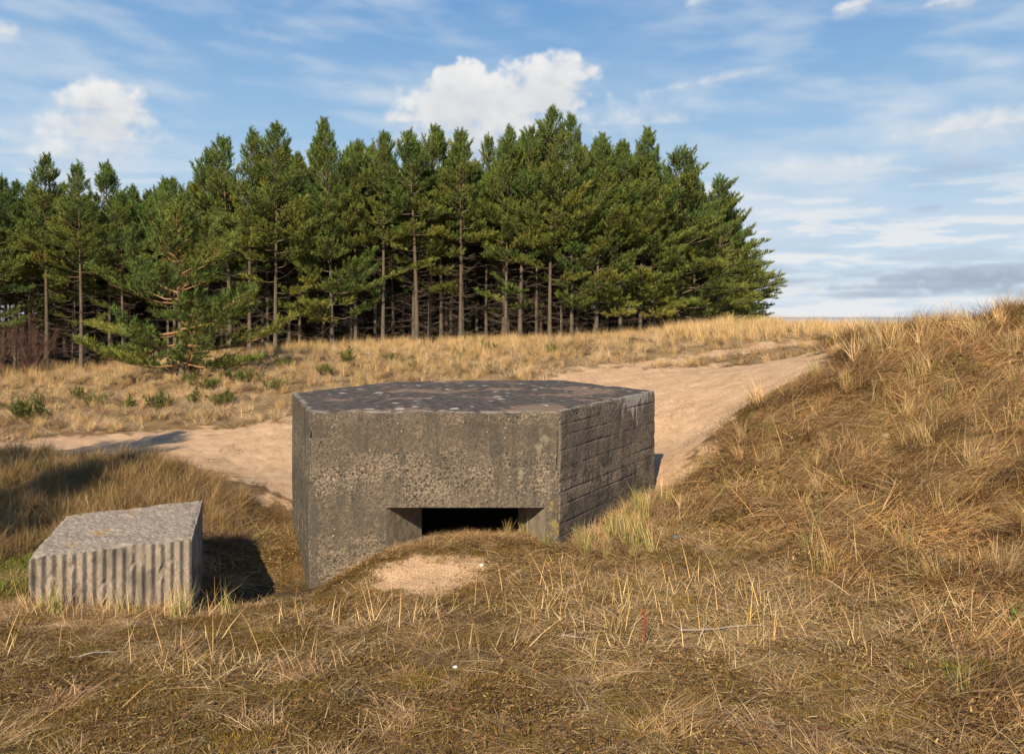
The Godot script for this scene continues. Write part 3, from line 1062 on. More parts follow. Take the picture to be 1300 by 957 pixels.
	# foreground turf
	for i in 30000:
		var x := rng.randf_range(-7.5, 5.0)
		var d := rng.randf_range(3.8, 12.8)
		if blocked(x, d) or mask(sand_mask, x, d) > rng.randf_range(0.25, 0.9):
			continue
		if Vector2((x + 2.9) / 0.95, (d - 10.0) / 1.1).length() < 0.8 and rng.randf() < 0.75:
			continue
		var b := mask(bank_mask, x, d)
		var t := n_mid.get_noise_2d(x * 1.1, d * 1.1)
		var q := rng.randf()
		if q < 0.56:
			if rng.randf() > b * 0.6:
				s_moss.append([x, d, rng.randf_range(0.7, 1.3), rng.randf() * TAU, 1.0, foreground_tint(x) * tint(0.6, 1.0) * toned(Color(1, 1, 1).lerp(Color(0.97, 0.95, 0.68), clampf(0.5 + 1.5 * t - 0.1 * x, 0.0, 1.0)), 1.0 + 0.8 * t), 1.0])
		elif q < 0.86:
			if t > 0.12 and rng.randf() < 0.7: continue
			s_short.append([x, d, rng.randf_range(0.35, 0.9), rng.randf() * TAU, 1.0, foreground_tint(x) * tint(0.6, 1.05), 1.0])
		elif q < 0.93:
			s_straw.append([x, d, rng.randf_range(0.5, 1.0), rng.randf() * TAU, 1.0, tint(0.8, 1.2), 1.0])
		elif rng.randf() < 0.35 + 0.9 * t:
			s_mat.append([x, d, rng.randf_range(0.4, 0.8), rng.randf() * TAU, 1.0, tint(0.8, 1.15), 0.7])
	for i in 3200:
		var x := rng.randf_range(-7.0, 7.0)
		var d := rng.randf_range(3.8, 13.0)
		if blocked(x, d) or mask(sand_mask, x, d) > rng.randf_range(0.1, 0.7): continue
		if n_mid.get_noise_2d(x * 1.1, d * 1.1) + 0.28 * smoothstep(0.5, -3.0, x) > rng.randf_range(0.0, 0.5): continue
		s_litter.append([x, d, rng.randf_range(0.7, 1.3), rng.randf() * TAU, 1.0, foreground_tint(x) * tint(0.6, 1.1), 1.0])
	for i in 1500:   # windblown bits on the sand
		var x := rng.randf_range(-11.0, 9.0)
		var d := rng.randf_range(8.0, 25.0)
		if sand_at(x, d) > 0.3 and not blocked(x, d) and n_mid.get_noise_2d(x * 0.8 + 15.0, d * 0.8) > rng.randf_range(-0.1, 0.6):
			s_litter.append([x, d, rng.randf_range(0.5, 1.2), rng.randf() * TAU, 1.0, tint(0.7, 1.2), 0.8])
	# more of it right before the camera and round the walls
	for i in 2600:
		var x := rng.randf_range(-4.5, 4.0)
		var d := rng.randf_range(6.3, 8.6)
		if blocked(x, d) or sand_at(x, d) > 0.5: continue
		var band := 0.45 + 1.3 * n_mid.get_noise_2d(x * 0.9 + 60.0, d * 1.4) + 0.12 * x
		if rng.randf() < band * 0.6:
			s_straw.append([x, d, rng.randf_range(0.6, 1.1), rng.randf() * TAU, 1.0, tint(0.85, 1.25), 1.0])
		if rng.randf() < band * 0.16:
			s_bent.append([x, d, rng.randf_range(0.5, 1.0), rng.randf() * TAU, 0.6, tint(0.9, 1.2), 0.9])
	for i in 420:   # sparse bents on the sand
		var x := rng.randf_range(-9.0, 7.0)
		var d := rng.randf_range(9.0, 24.0)
		var s := mask(sand_mask, x, d)
		if s > 0.1 and s < 0.85 and not blocked(x, d):
			s_short.append([x, d, rng.randf_range(0.5, 1.2), rng.randf() * TAU, 1.0, tint(), 1.0])
	# along the foot of the right wall and before the slit
	for i in 190:
		var t := pow(rng.randf(), 1.3)
		var x := lerpf(0.62, 2.25, t) + 0.10 + absf(rng.randfn(0.0, 0.35))
		var d := lerpf(10.3, 13.18, t) - absf(rng.randfn(0.0, 0.3))
		if not blocked(x, d):
			if rng.randf() < 0.24: s_lush.append([x, d, rng.randf_range(0.3, 0.85) * (1.0 if t < 0.6 else 0.55), rng.randf() * TAU, 0.2, tint(0.85, 1.2), 1.0])
			else: s_mat.append([x, d, rng.randf_range(0.5, 0.9), rng.randf() * TAU, 0.6, tint(0.85, 1.2), 1.0])
	for i in 150:
		var x := rng.randf_range(-1.5, 0.5)
		var d := rng.randf_range(9.9, 10.75)
		if d < 10.3 or (x > -1.2 and x < 0.15):
			s_mat.append([x, d, rng.randf_range(0.3, 0.55), rng.randf() * TAU, 0.7, tint(0.8, 1.2), 0.8])
	for q in [[0.15, 10.7, 0.6], [-0.05, 10.6, 0.5], [0.42, 10.15, 0.5]]:
		s_lush.append([q[0], q[1], q[2], 2.5, 0.0, tint(), 1.0])
	# hummocks behind the block, left
	for i in 2600:
		var x := rng.randf_range(-11.0, -2.9)
		var d := rng.randf_range(9.4, 15.6)
		if blocked(x, d) or sand_at(x, d) > 0.45: continue
		var inside := in_poly(x, d, [-11, 15.2, -8.2, 14.9, -6.4, 14.4, -5.0, 13.7, -4.0, 12.8, -3.5, 11.7, -3.6, 11.0, -4.1, 10.6, -5.3, 10.6, -6.0, 9.6, -11, 9.0])
		if not inside: continue
		var t := n_mid.get_noise_2d(x * 1.3 + 2.0, d * 1.3)
		if rng.randf() < 0.5 + t:
			s_tall.append([x, d, rng.randf_range(0.4, 0.75), rng.randf() * TAU, 0.5, tint(0.38, 0.62) * Color(1.0, 0.97, 0.85), 0.85])
		else:
			s_mat.append([x, d, rng.randf_range(0.7, 1.2), rng.randf() * TAU, 0.9, tint(0.42, 0.8), 1.0])
		if t < -0.1 or x < -6.0:
			s_moss.append([x, d, rng.randf_range(1.3, 2.4), rng.randf() * TAU, 1.0, Color(0.62, 0.80, 0.5) * rng.randf_range(0.7, 1.1), 1.6])
	for i in 420:   # green moss at the left end of the block
		var x := rng.randf_range(-7.2, -4.9)
		var d := rng.randf_range(8.4, 11.0)
		if not blocked(x, d):
			s_moss.append([x, d, rng.randf_range(1.2, 2.2), rng.randf() * TAU, 1.0, Color(0.55, 0.95, 0.5) * rng.randf_range(0.7, 1.15), 2.0])
			if rng.randf() < 0.1: s_lush.append([x, d, rng.randf_range(0.3, 0.6), rng.randf() * TAU, 0.5, tint(0.6, 0.9), 0.8])
	# round the foot of the block and the hollow beside the pillbox
	for i in 160:
		var t := rng.randf()
		var x := lerpf(-4.7, -2.9, t) + rng.randfn(0.0, 0.1)
		var d := lerpf(8.1, 8.62, t) - absf(rng.randfn(0.0, 0.12))
		if not blocked(x, d):
			if rng.randf() < 0.06: s_lush.append([x, d, rng.randf_range(0.35, 0.7), rng.randf() * TAU, 0.0, tint(0.9, 1.3), 1.0])
			elif rng.randf() < 0.25: s_bent.append([x, d, rng.randf_range(0.5, 0.9), rng.randf() * TAU, 0.0, tint(0.9, 1.3), 1.0])
			elif rng.randf() < 0.3: s_mat.append([x, d, rng.randf_range(0.4, 0.7), rng.randf() * TAU, 0.7, tint(0.9, 1.2), 0.8])
			else: s_straw.append([x, d, rng.randf_range(0.5, 0.9), rng.randf() * TAU, 0.8, tint(0.9, 1.3), 1.0])
	var g := stuff("marram_grass", "tall straw-coloured marram grass on the dunes and along the wood", "grass")
	scatter("tussock", tall, s_tall, g)
	g = stuff("matted_grass", "flattened dry brown grass over the bank and the middle ground", "grass")
	scatter("mat", mats, s_mat, g)
	g = stuff("turf", "short dry turf around the pillbox", "grass")
	scatter("turf_tuft", short, s_short, g)
	g = stuff("dry_straw", "loose bleached straw lying on the turf", "straw")
	scatter("stalk", straw, s_straw, g)
	g = stuff("bent_grass", "scattered bleached bents standing in the foreground turf", "grass")
	scatter("bent", bents, s_bent, g)
	g = stuff("plant_litter", "broken bits of dead leaf and stalk strewn over the turf", "litter")
	scatter("scrap", scraps, s_litter, g)
	g = stuff("moss", "low olive moss in the foreground turf", "moss")
	scatter("moss_patch", moss, s_moss, g)
	g = stuff("green_grass", "greenish grass along the foot of the pillbox", "grass")
	scatter("green_tuft", lush, s_lush, g)
	print("grass ", s_tall.size(), " ", s_mat.size(), " ", s_short.size(), " ", s_straw.size(), " ", s_moss.size(), " ", s_lush.size())

# ---------------------------------------------------------------- pines
var tuft := []

func make_tufts() -> void:
	for v in 4:
		var r := RandomNumberGenerator.new()
		r.seed = 40 + v
		var p := PackedVector3Array()
		for i in 30:
			var a := TAU * i / 30.0 * 7.0 + r.randf() * 0.8
			var open := r.randf_range(0.35, 0.95)
			var dir := Vector3(cos(a) * sin(open), cos(open), sin(a) * sin(open))
			var y := r.randf_range(-0.02, 0.17)
			var length := r.randf_range(0.09, 0.15)
			var side := dir.cross(Vector3(r.randfn(), r.randfn(), r.randfn())).normalized() * 0.0075
			var o := Vector3(0, y, 0)
			p.append_array(PackedVector3Array([o - side, o + side, o + dir * length]))
		tuft.append(p)

func add_tuft(s: Soup, at: Vector3, dir: Vector3, size: float, c: Color, r: RandomNumberGenerator) -> void:
	var y := dir.normalized()
	var x := y.cross(Vector3(0.3, 0.1, 0.95)).normalized()
	var b := Basis(x, y, x.cross(y)) * Basis(Vector3.UP, r.randf() * TAU)
	var t: PackedVector3Array = tuft[r.randi() % tuft.size()]
	s.v.append_array(Transform3D(b.scaled_local(Vector3.ONE * size), at) * t)
	var cc := PackedColorArray()
	cc.resize(t.size())
	cc.fill(c)
	s.c.append_array(cc)

const NEEDLE := Color(0.100, 0.150, 0.032)
const NEEDLE_OLIVE := Color(0.225, 0.205, 0.042)
const NEEDLE_DEEP := Color(0.050, 0.100, 0.036)

# H height, live: share of the height where the live crown begins, reach: longest branch, form: 0 forest, 1 open grown, 2 seaward edge
func pine(sd: int, H: float, live: float, reach: float, form := 0) -> Dictionary:
	var r := RandomNumberGenerator.new()
	r.seed = sd
	var trunk := Soup.new()
	var limbs := Soup.new()
	var crown := Soup.new()
	var pts := []
	var rad := []
	var cols := []
	var sway := Vector3(r.randfn(0, 0.02), 0, r.randfn(0, 0.02)) * H
	var r0 := 0.0105 * H * r.randf_range(0.85, 1.15)
	if form == 1: r0 *= 1.5
	for i in 15:
		var t := i / 14.0
		var bendy := 0.025 if form == 0 else 0.10
		pts.append(Vector3(sin(t * 5.0 + sd) * bendy, t * H - 0.25 * float(i == 0), cos(t * 4.0 + sd * 2.0) * bendy) + sway * t * t)
		rad.append(maxf(r0 * (1.0 - 0.93 * t) + 0.06 * exp(-t * 30.0), 0.008))
		var up := smoothstep(0.25, 0.6, t)
		cols.append(toned(Color(0.20, 0.162, 0.125).lerp(Color(0.27, 0.15, 0.08), up * (0.8 if form == 1 else 0.45)), r.randf_range(0.85, 1.15)))
	trunk.tube(pts, rad, 8, cols)
	var y := 0.06 * H if form == 0 else 0.1 * H
	var spin := r.randf() * TAU
	while y < H - 0.15:
		var t := y / H
		var f := t * 14.0
		var k := mini(int(f), 13)
		var stem: Vector3 = (pts[k] as Vector3).lerp(pts[k + 1], f - k)
		var s := (t - live) / (1.0 - live)
		var alive := s > 0.0
		var count := 5
		if form == 1: count = 5
		spin += 0.9
		for b in count:
			if r.randf() < (0.12 if form != 2 else 0.28): continue
			alive = s > 0.0 or (s > -0.4 and r.randf() < 0.13)
			var az := spin + TAU * b / count + r.randfn(0, 0.25)
			var ss := clampf(s, 0.0, 1.0)
			var length: float
			var rise: float
			if alive:
				length = reach * 1.12 * pow(1.0 - pow(ss, 1.65), 0.95) * (0.75 + 0.25 * smoothstep(0.0, 0.2, ss)) * r.randf_range(0.5, 1.2) + 0.18
				rise = lerpf(-0.05, 1.05, pow(ss, 1.2)) + r.randfn(0, 0.1)
				if form == 1: rise = lerpf(-0.30, 0.8, ss) + r.randfn(0, 0.12)
			else:
				length = reach * r.randf_range(0.35, 0.95)
				rise = r.randfn(0.0, 0.32)
			if form == 2:
				length *= 1.0 + 0.35 * cos(az)
				rise = lerpf(-0.1, 0.8, pow(ss, 1.4)) + r.randfn(0, 0.12)
			var flat := Vector3(cos(az), 0, sin(az))
			var bp := []
			var br := []
			var bc := []
			var nseg := 4
			var p: Vector3 = stem + Vector3(0, r.randf_range(-0.15, 0.15), 0)
			var ang := rise
			var thick := (0.013 + 0.011 * length) if alive else 0.010
			var wood := Color(0.115, 0.088, 0.062) if form != 1 else Color(0.27, 0.15, 0.08)
			if not alive: wood = toned(Color(0.125, 0.10, 0.078), r.randf_range(0.5, 1.4))
			for q in nseg + 1:
				bp.append(p)
				br.append(maxf(thick * (1.0 - 0.85 * q / nseg), 0.004))
				bc.append(wood)
				p += (flat * cos(ang) + Vector3.UP * sin(ang)) * length / nseg
				ang += ((0.16 if form != 2 else 0.05) if alive else 0.12) + r.randfn(0, 0.10)
				flat = flat.rotated(Vector3.UP, r.randfn(0, 0.10))
			limbs.tube(bp, br, 4, bc)
			var tone := NEEDLE.lerp(NEEDLE_OLIVE, clampf(r.randfn(0.50, 0.2) - 0.4 * ss, 0.0, 1.0)).lerp(NEEDLE_DEEP, clampf(r.randfn(0.15, 0.2) + 0.2 * ss, 0.0, 1.0))
			if not alive:
				# bare twigs
				for q in 6:
					var u := r.randf_range(0.8, 3.8)
					var o: Vector3 = (bp[int(u)] as Vector3).lerp(bp[int(u) + 1], u - int(u))
					var dir := (flat.rotated(Vector3.UP, r.randf_range(0.5, 1.0) * (1 if q % 2 else -1)) + Vector3(0, r.randfn(0, 0.25), 0)).normalized()
					limbs.tube([o, o + dir * r.randf_range(0.15, 0.5)], [0.006, 0.003], 3, [wood, wood])
				continue
			# shoots: along the branch on both sides, and its end
			var u := (0.30 if form != 2 else 0.45) if ss < 0.75 else 0.1
			var sgn := 1.0
			while u < 1.0:
				var fu := minf(u * nseg, nseg - 0.001)
				var o: Vector3 = (bp[int(fu)] as Vector3).lerp(bp[int(fu) + 1], fu - int(fu))
				var along: Vector3 = ((bp[int(fu) + 1] as Vector3) - (bp[int(fu)] as Vector3)).normalized()
				var sl := (0.42 * length * (1.05 - u) + 0.14) * r.randf_range(0.7, 1.2)
				var dir := (along * 0.65 + along.cross(Vector3.UP).normalized() * sgn * 0.75 + Vector3.UP * r.randf_range(0.05, 0.4)).normalized()
				if sl > 0.25:
					limbs.tube([o, o + dir * sl], [0.008, 0.004], 3, [wood, wood])
				var w := 0.10
				while w < sl + 0.08:
					var dd := (dir + Vector3(r.randfn(0, 0.3), 0.3 + 0.7 * ss + r.randfn(0, 0.3), r.randfn(0, 0.3)))
					add_tuft(crown, o + dir * w + Vector3(r.randfn(0, 0.03), r.randfn(0, 0.03), r.randfn(0, 0.03)), dd, r.randf_range(1.0, 1.55) * (1.0 - 0.25 * ss), toned(tone, r.randf_range(0.65, 1.4)), r)
					w += 0.135
				sgn = -sgn
				u += maxf(0.12 / length, 0.04)
			var tip: Vector3 = bp[nseg]
			var td: Vector3 = (tip - (bp[nseg - 1] as Vector3)).normalized()
			for q in 3:
				add_tuft(crown, tip + td * (0.12 * q - 0.16), td + Vector3(r.randfn(0, 0.15), 0.4, r.randfn(0, 0.15)), r.randf_range(1.2, 1.7), toned(tone, r.randf_range(0.8, 1.3)), r)
		y += r.randf_range(0.40, 0.58) * (1.0 if s < 0.7 else 0.7)
	# leader
	var top: Vector3 = pts[14]
	for q in 7:
		add_tuft(crown, top - Vector3(0, 0.10 * q - 0.05, 0), Vector3(r.randfn(0, 0.2), 1, r.randfn(0, 0.2)), 1.15, toned(NEEDLE, r.randf_range(0.8, 1.2)), r)
	return {"trunk": trunk.mesh(), "limbs": limbs.mesh(), "crown": crown.mesh(), "n": crown.v.size() / 3}

var kinds := []

func plant(k: Dictionary, x: float, d: float, size: float, turn: float, label: String, group: String, slim := 1.0) -> Node3D:
	var o: Node3D
	if k.has("proto"):
		o = k.proto.duplicate()
		o.name = numbered("pine_tree")
		add_child(o)
	else:
		o = Node3D.new()
		o.name = numbered("pine_tree")
		add_child(o)
		part("trunk", k.trunk, M.bark, o)
		part("branchwork", k.limbs, M.twig, o).set_meta("kind", "stuff")
		part("crown", k.crown, M.needles, o).set_meta("kind", "stuff")
		k.proto = o
	o.position = Vector3(x, hgt(x, d) - 0.03, -d)
	o.rotation.y = turn
	o.scale = Vector3(size * slim, size, size * slim)
	tag(o, label, "tree", group)
	return o

func make_wood() -> void:
	make_tufts()
	for i in 7:
		kinds.append(pine(200 + i, 11.5, [0.42, 0.46, 0.38, 0.48, 0.36, 0.44, 0.50][i], [2.1, 1.8, 2.3, 1.7, 2.2, 1.9, 1.8][i]))
	var low1 := pine(230, 10.5, 0.14, 2.4)
	var low2 := pine(231, 10.0, 0.10, 2.6, 2)
	var spread := pine(232, 5.6, 0.05, 3.0, 1)
	print("tris ", kinds[0].n, " ", low1.n, " ", low2.n, " ", spread.n)
	# front row, left to right: x, d, height, kind (7, 8: branched low; 9: spreading), label
	var front := [
		[-22.6, 37.6, 10.4, 0, "tall dark pine cut by the left edge of the photo"],
		[-20.6, 38.0, 10.6, 3, "pine with an open airy top, second from the left edge"],
		[-18.9, 37.6, 10.0, 5, "narrow pine right of the airy-topped one at the left"],
		[-17.6, 38.8, 8.8, 1, "shorter pine left of the dip in the tree line"],
		[-15.9, 40.5, 9.6, 2, "pine just right of the dip in the tree line, behind the spreading pine"],
		[-14.6, 41.0, 11.0, 4, "pine rising directly above the low spreading pine"],
		[-13.2, 40.2, 11.5, 0, "pine with twin pointed shoots, right of the spreading pine"],
		[-12.1, 39.6, 11.4, 5, "slender pine left of the straight-trunked one above the mound"],
		[-10.9, 39.6, 11.6, 2, "pine with a straight bare trunk above the grassy mound"],
		[-8.5, 40.6, 11.9, 7, "pine with yellow-green low branches above the left end of the pillbox"],
		[-7.6, 41.6, 11.0, 3, "thin pale-trunked pine between the low-branched one and the twin bare trunks"],
		[-6.2, 41.2, 11.5, 1, "bare-trunked pine above the left part of the pillbox roof"],
		[-4.6, 41.4, 11.4, 6, "straight pine with a long clean trunk above the middle of the roof"],
		[-3.6, 43.4, 11.8, 5, "pine set slightly back beside the clean-trunked one"],
		[-2.5, 42.0, 11.6, 3, "slim pine whose crown starts high, above the roof's centre"],
		[-0.3, 42.4, 11.6, 4, "first of two close pines with trunks side by side near the photo's middle"],
		[0.4, 42.8, 11.8, 0, "second of two close pines with trunks side by side near the photo's middle"],
		[1.9, 43.0, 12.8, 2, "tallest pine of the wood, with a broad top"],
		[3.0, 43.4, 12.4, 4, "broad pine just right of the tallest one"],
		[4.3, 43.8, 11.6, 7, "low-branched pine right of the broad tall ones"],
		[5.6, 44.2, 11.4, 1, "pine behind the bushy green low branches, right half of the wood"],
		[6.7, 45.0, 12.3, 7, "pine with bushy green branches down to the marram"],
		[7.6, 46.0, 11.4, 0, "pine with a leaning dead branch, before the right shoulder of the wood"],
		[9.2, 47.4, 11.2, 8, "pine on the right shoulder where the tree line begins to drop"],
		[10.6, 49.5, 10.9, 7, "dense pine on the falling right shoulder of the wood"],
		[12.6, 52.5, 10.6, 8, "pine with layered branches near the right end of the wood"],
		[13.6, 55.0, 9.8, 8, "third pine from the seaward end of the wood"],
		[14.6, 57.0, 8.8, 8, "second pine from the seaward end of the wood"],
		[15.3, 58.4, 7.6, 8, "last low pine at the seaward end, reaching over the dune grass"]]
	var all := kinds + [low1, low2]
	var base_h := [11.5, 11.5, 11.5, 11.5, 11.5, 11.5, 11.5, 10.5, 10.0]
	for f in front:
		plant(all[f[3]], f[0], f[1], f[2] * (0.89 if f[0] < 8.0 else 0.94) / base_h[f[3]], rng.randf() * TAU if f[3] != 8 else rng.randfn(0.0, 0.3), f[4], "pines along the front of the wood", rng.randf_range(0.9, 1.08))
	plant(spread, -11.0, 28.4, 1.0, 2.6, "low spreading pine with orange limbs, its branches sweeping to the ground", "")
	plant(kinds[2], -10.8, 5.2, 0.78, 1.0, "pine out of view to the left, shading the sand beyond the hummocks", "")
	plant(kinds[4], -9.6, 1.2, 0.72, 4.0, "pine out of view beside the photographer's left, shading the hummocks", "")
	# the wood behind
	var count := 0
	var rest := []
	var row := 0
	for q in 17:
		for c in 40:
			var x := -33.0 + c * 1.62 + rng.randfn(0, 0.28) + 0.8 * (q % 2)
			var d := wood_edge(x) + 1.9 + q * 1.75 + rng.randfn(0, 0.25)
			var right := 15.7 + (d - 58.0) * 0.31
			if x > right - 0.8 or (x > 8.0 and d > 62.0 + x):
				continue
			var height := 10.1 + 0.9 * n_mid.get_noise_2d(x * 0.4, d * 0.4) - 0.035 * q
			if x < -13.0: height -= 1.4
			if x > 10.0: height -= (x - 10.0) * 0.26
			var k: Dictionary = kinds[rng.randi() % 7] if q < 13 else low1
			if q < 5 and x > -25.0:
				var where := "standing among the trunks of the wood behind the front row"
				plant(k, x, d, height / 11.5 * rng.randf_range(0.94, 1.05), rng.randf() * TAU, "pine " + where, "pines inside the wood", rng.randf_range(0.85, 1.05))
				count += 1
			else:
				rest.append([k, x, d, height / 11.5 * rng.randf_range(0.94, 1.05)])
	var deep := stuff("pine_wood", "dark mass of pines deep in the wood", "wood")
	for k in kinds + [low1]:
		for what in ["trunk", "limbs", "crown"]:
			var mine := rest.filter(func(e): return e[0] == k)
			var mm := MultiMesh.new()
			mm.transform_format = MultiMesh.TRANSFORM_3D
			mm.mesh = k[what]
			mm.instance_count = mine.size()
			for i in mine.size():
				var e = mine[i]
				var turn: float = i * 2.4
				mm.set_instance_transform(i, Transform3D(Basis(Vector3.UP, turn).scaled(Vector3.ONE * float(e[3])), Vector3(e[1], hgt(e[1], e[2]), -float(e[2]))))
			var o := MultiMeshInstance3D.new()
			o.name = {"trunk": "trunk", "limbs": "branchwork", "crown": "crown"}[what]
			o.multimesh = mm
			o.material_override = {"trunk": M.bark, "limbs": M.twig, "crown": M.needles}[what]
			o.set_meta("kind", "stuff")
			deep.add_child(o, true)
	print("trees inside ", count, " deep ", rest.size())

func wood_edge(x: float) -> float:
	return -wood_depth(x, 0.0)

# ---------------------------------------------------------------- small things
func make_sapling(sd: int, tall: float, wide: float) -> Array:
	var r := RandomNumberGenerator.new()
	r.seed = sd
	var stem := Soup.new()
	var leaf := Soup.new()
	for b in int(5 + wide * 12):
		var az := r.randf() * TAU
		var out := wide * 0.5 * sqrt(r.randf())
		var top := Vector3(cos(az) * out, tall * r.randf_range(0.45, 1.0) * (1.0 - 0.5 * out / (wide * 0.5 + 0.01)), sin(az) * out)
		var foot := Vector3(cos(az) * out * 0.35, -0.05, sin(az) * out * 0.35)
		stem.tube([foot, foot.lerp(top, 0.6) + Vector3(r.randfn(0, 0.02), 0, r.randfn(0, 0.02)), top], [0.008, 0.006, 0.003], 4, [Color(0.16, 0.12, 0.08), Color(0.16, 0.12, 0.08), Color(0.16, 0.12, 0.08)])
		top += Vector3(r.randfn(0, 0.08), 0, r.randfn(0, 0.08))
		var n := int(top.y / 0.085) + 1
		for i in n:
			var t := 0.25 + 0.8 * i / n
			var c := toned(Color(0.075, 0.095, 0.025).lerp(Color(0.15, 0.13, 0.035), r.randf() * 0.7), r.randf_range(0.6, 1.4))
			add_tuft(leaf, foot.lerp(top, t) + Vector3(r.randfn(0, 0.04), 0, r.randfn(0, 0.04)), Vector3(r.randfn(0, 0.6), 1, r.randfn(0, 0.6)), r.randf_range(0.7, 1.1), c, r)
	return [stem.mesh(), leaf.mesh()]

func make_small() -> void:
	var saplings := [
		[-12.0, 21.3, 1.0, 1.3, "large dark green pine bush at the left edge of the clearing"],
		[-11.4, 23.6, 0.5, 0.8, "green pine seedling right of the large bush"],
		[-9.2, 22.4, 0.5, 0.6, "pine seedling at the upper edge of the left sand"],
		[-7.5, 22.4, 0.42, 0.8, "low pine seedling left of the pillbox roof"],
		[-8.5, 23.2, 0.40, 0.5, "small pine seedling between two others above the left sand"],
		[-10.8, 29.2, 0.8, 1.0, "pine seedling near the foot of the spreading pine"],
		[-9.8, 30.2, 0.55, 0.9, "bushy seedling on the left flank of the mound"],
		[-8.9, 27.0, 0.45, 0.9, "green patch of seedling before the mound"],
		[-5.8, 30.0, 0.75, 0.5, "upright pine seedling above the left corner of the roof"],
		[-6.0, 27.5, 0.42, 0.6, "small seedling just below the upright one"],
		[-4.3, 30.5, 0.45, 0.45, "tiny pine seedling above the roof, left of centre"],
		[-1.9, 31.0, 0.5, 0.7, "pine seedling above the middle of the roof"],
		[-0.9, 32.5, 0.55, 0.6, "pine seedling in the pale grass right of the middle one"],
		[-1.0, 26.6, 0.22, 0.9, "low green cushion at the back edge of the roof"],
		[1.4, 30.0, 0.4, 0.5, "pine seedling near the start of the sandy path"],
		[-10.3, 23.0, 0.3, 0.5, "sparse little seedling between the large bush and the upper edge of the sand"],
		[-6.7, 24.2, 0.35, 0.6, "seedling in the grass just left of the roof's far corner"],
		[-3.2, 28.5, 0.3, 0.5, "seedling close behind the far left corner of the roof"],
		[-7.9, 29.5, 0.4, 0.7, "seedling on top of the grassy mound"],
		[0.6, 27.5, 0.2, 0.8, "low green cushion beside the start of the sandy path"],
		[-9.0, 25.4, 0.35, 0.9, "spreading seedling half way up the left flank of the mound"],
		[-10.0, 26.6, 0.45, 0.8, "seedling below the spreading pine, nearer the sand"],
		[-8.0, 26.0, 0.3, 1.1, "wide low seedling at the front foot of the mound"],
		[-12.8, 25.5, 0.35, 0.5, "pine seedling behind the large bush at left"]]
	for i in saplings.size():
		var q = saplings[i]
		var o := thing("pine_seedling", q[4], "seedling", Vector3(q[0], hgt(q[0], q[1]), -q[1]), 0.0, "pine seedlings in the clearing")
		var m := make_sapling(300 + i, q[2], q[3])
		part("stem", m[0], M.twig, o).set_meta("kind", "stuff")
		part("foliage", m[1], M.needles, o).set_meta("kind", "stuff")
	# leafless reddish thicket at the far left
	var r := RandomNumberGenerator.new()
	r.seed = 77
	for b in 3:
		var s := Soup.new()
		for i in 60:
			var az := r.randf() * TAU
			var lean := r.randf_range(0.05, 0.6)
			var dir := Vector3(cos(az) * lean, 1, sin(az) * lean).normalized()
			var length := r.randf_range(1.2, 2.9)
			var col := toned(Color(0.16, 0.085, 0.07), r.randf_range(0.7, 1.2))
			var foot := Vector3(r.randfn(0, 0.15), -0.05, r.randfn(0, 0.15))
			var mid := foot + dir * length * 0.5
			var tip := foot + dir * length + Vector3(r.randfn(0, 0.15), 0, r.randfn(0, 0.15))
			s.tube([foot, mid, tip], [0.014, 0.009, 0.003], 3, [col, col, col])
			for k in 6:
				var o := mid.lerp(tip, r.randf())
				s.tube([o, o + (dir + Vector3(r.randfn(0, 0.6), 0.2, r.randfn(0, 0.6))).normalized() * r.randf_range(0.2, 0.6)], [0.005, 0.002], 3, [col, col])
		var x: float = [-21.6, -20.4, -22.8][b]
		var d: float = [35.6, 36.4, 36.2][b]
		var o := thing("bare_shrub", ["leafless reddish shrub at the left edge before the dark pines", "leafless shrub right of the reddish one at the left edge", "leafless shrub cut by the left edge"][b], "shrub", Vector3(x, hgt(x, d), -d), 0.0, "bare shrubs by the wood")
		part("branchwork", s.mesh(), M.twig, o).set_meta("kind", "stuff")
	# sticks on the turf
	for q in [[1.75, 7.1, 0.75, 0.2, "grey dead stick lying in the turf, right foreground"], [-3.4, 6.95, 0.33, 0.35, "short grey stick lying in the moss, left foreground"], [0.55, 7.0, 0.3, -0.3, "small dark twig in the turf below the slit"]]:
		var s := Soup.new()
		var length: float = q[2]
		var pts := []
		var rad := []
		var cols := []
		for i in 6:
			pts.append(Vector3((i / 5.0 - 0.5) * length, 0.012 + 0.012 * r.randf(), r.randfn(0, 0.012)))
			rad.append(0.011 * (1.0 - 0.12 * i))
			cols.append(toned(Color(0.28, 0.23, 0.19), r.randf_range(0.7, 1.1)))
		s.tube(pts, rad, 6, cols)
		s.tube([pts[2], pts[2] + Vector3(0.09, 0.03, 0.06)], [0.007, 0.003], 5, [cols[0], cols[0]])
		var o := thing("stick", q[4], "stick", Vector3(q[0], hgt(q[0], q[1]) + 0.01, -q[1]), q[3])
		part("branch", s.mesh(), M.twig, o)
	# stones and shells
	for q in [[4.22, 8.2, 0.03, Color(0.72, 0.68, 0.62), "white stone on the right-hand bank"], [-0.33, 9.35, 0.03, Color(0.55, 0.48, 0.40), "pale stone on the bare sand below the slit"], [-0.42, 6.35, 0.018, Color(0.7, 0.68, 0.64), "small white stone in the foreground turf"], [-3.0, 6.7, 0.012, Color(0.72, 0.70, 0.66), "tiny white stone in the left foreground moss"], [1.95, 10.2, 0.05, Color(0.10, 0.095, 0.095), "dark stone in the grass near the right wall"], [5.05, 11.6, 0.06, Color(0.45, 0.38, 0.33), "pinkish stone half way up the bank"]]:
		var sp := SphereMesh.new()
		sp.radial_segments = 14
		sp.rings = 8
		var arr := sp.get_mesh_arrays()
		var vs: PackedVector3Array = arr[Mesh.ARRAY_VERTEX]
		var cs := PackedColorArray()
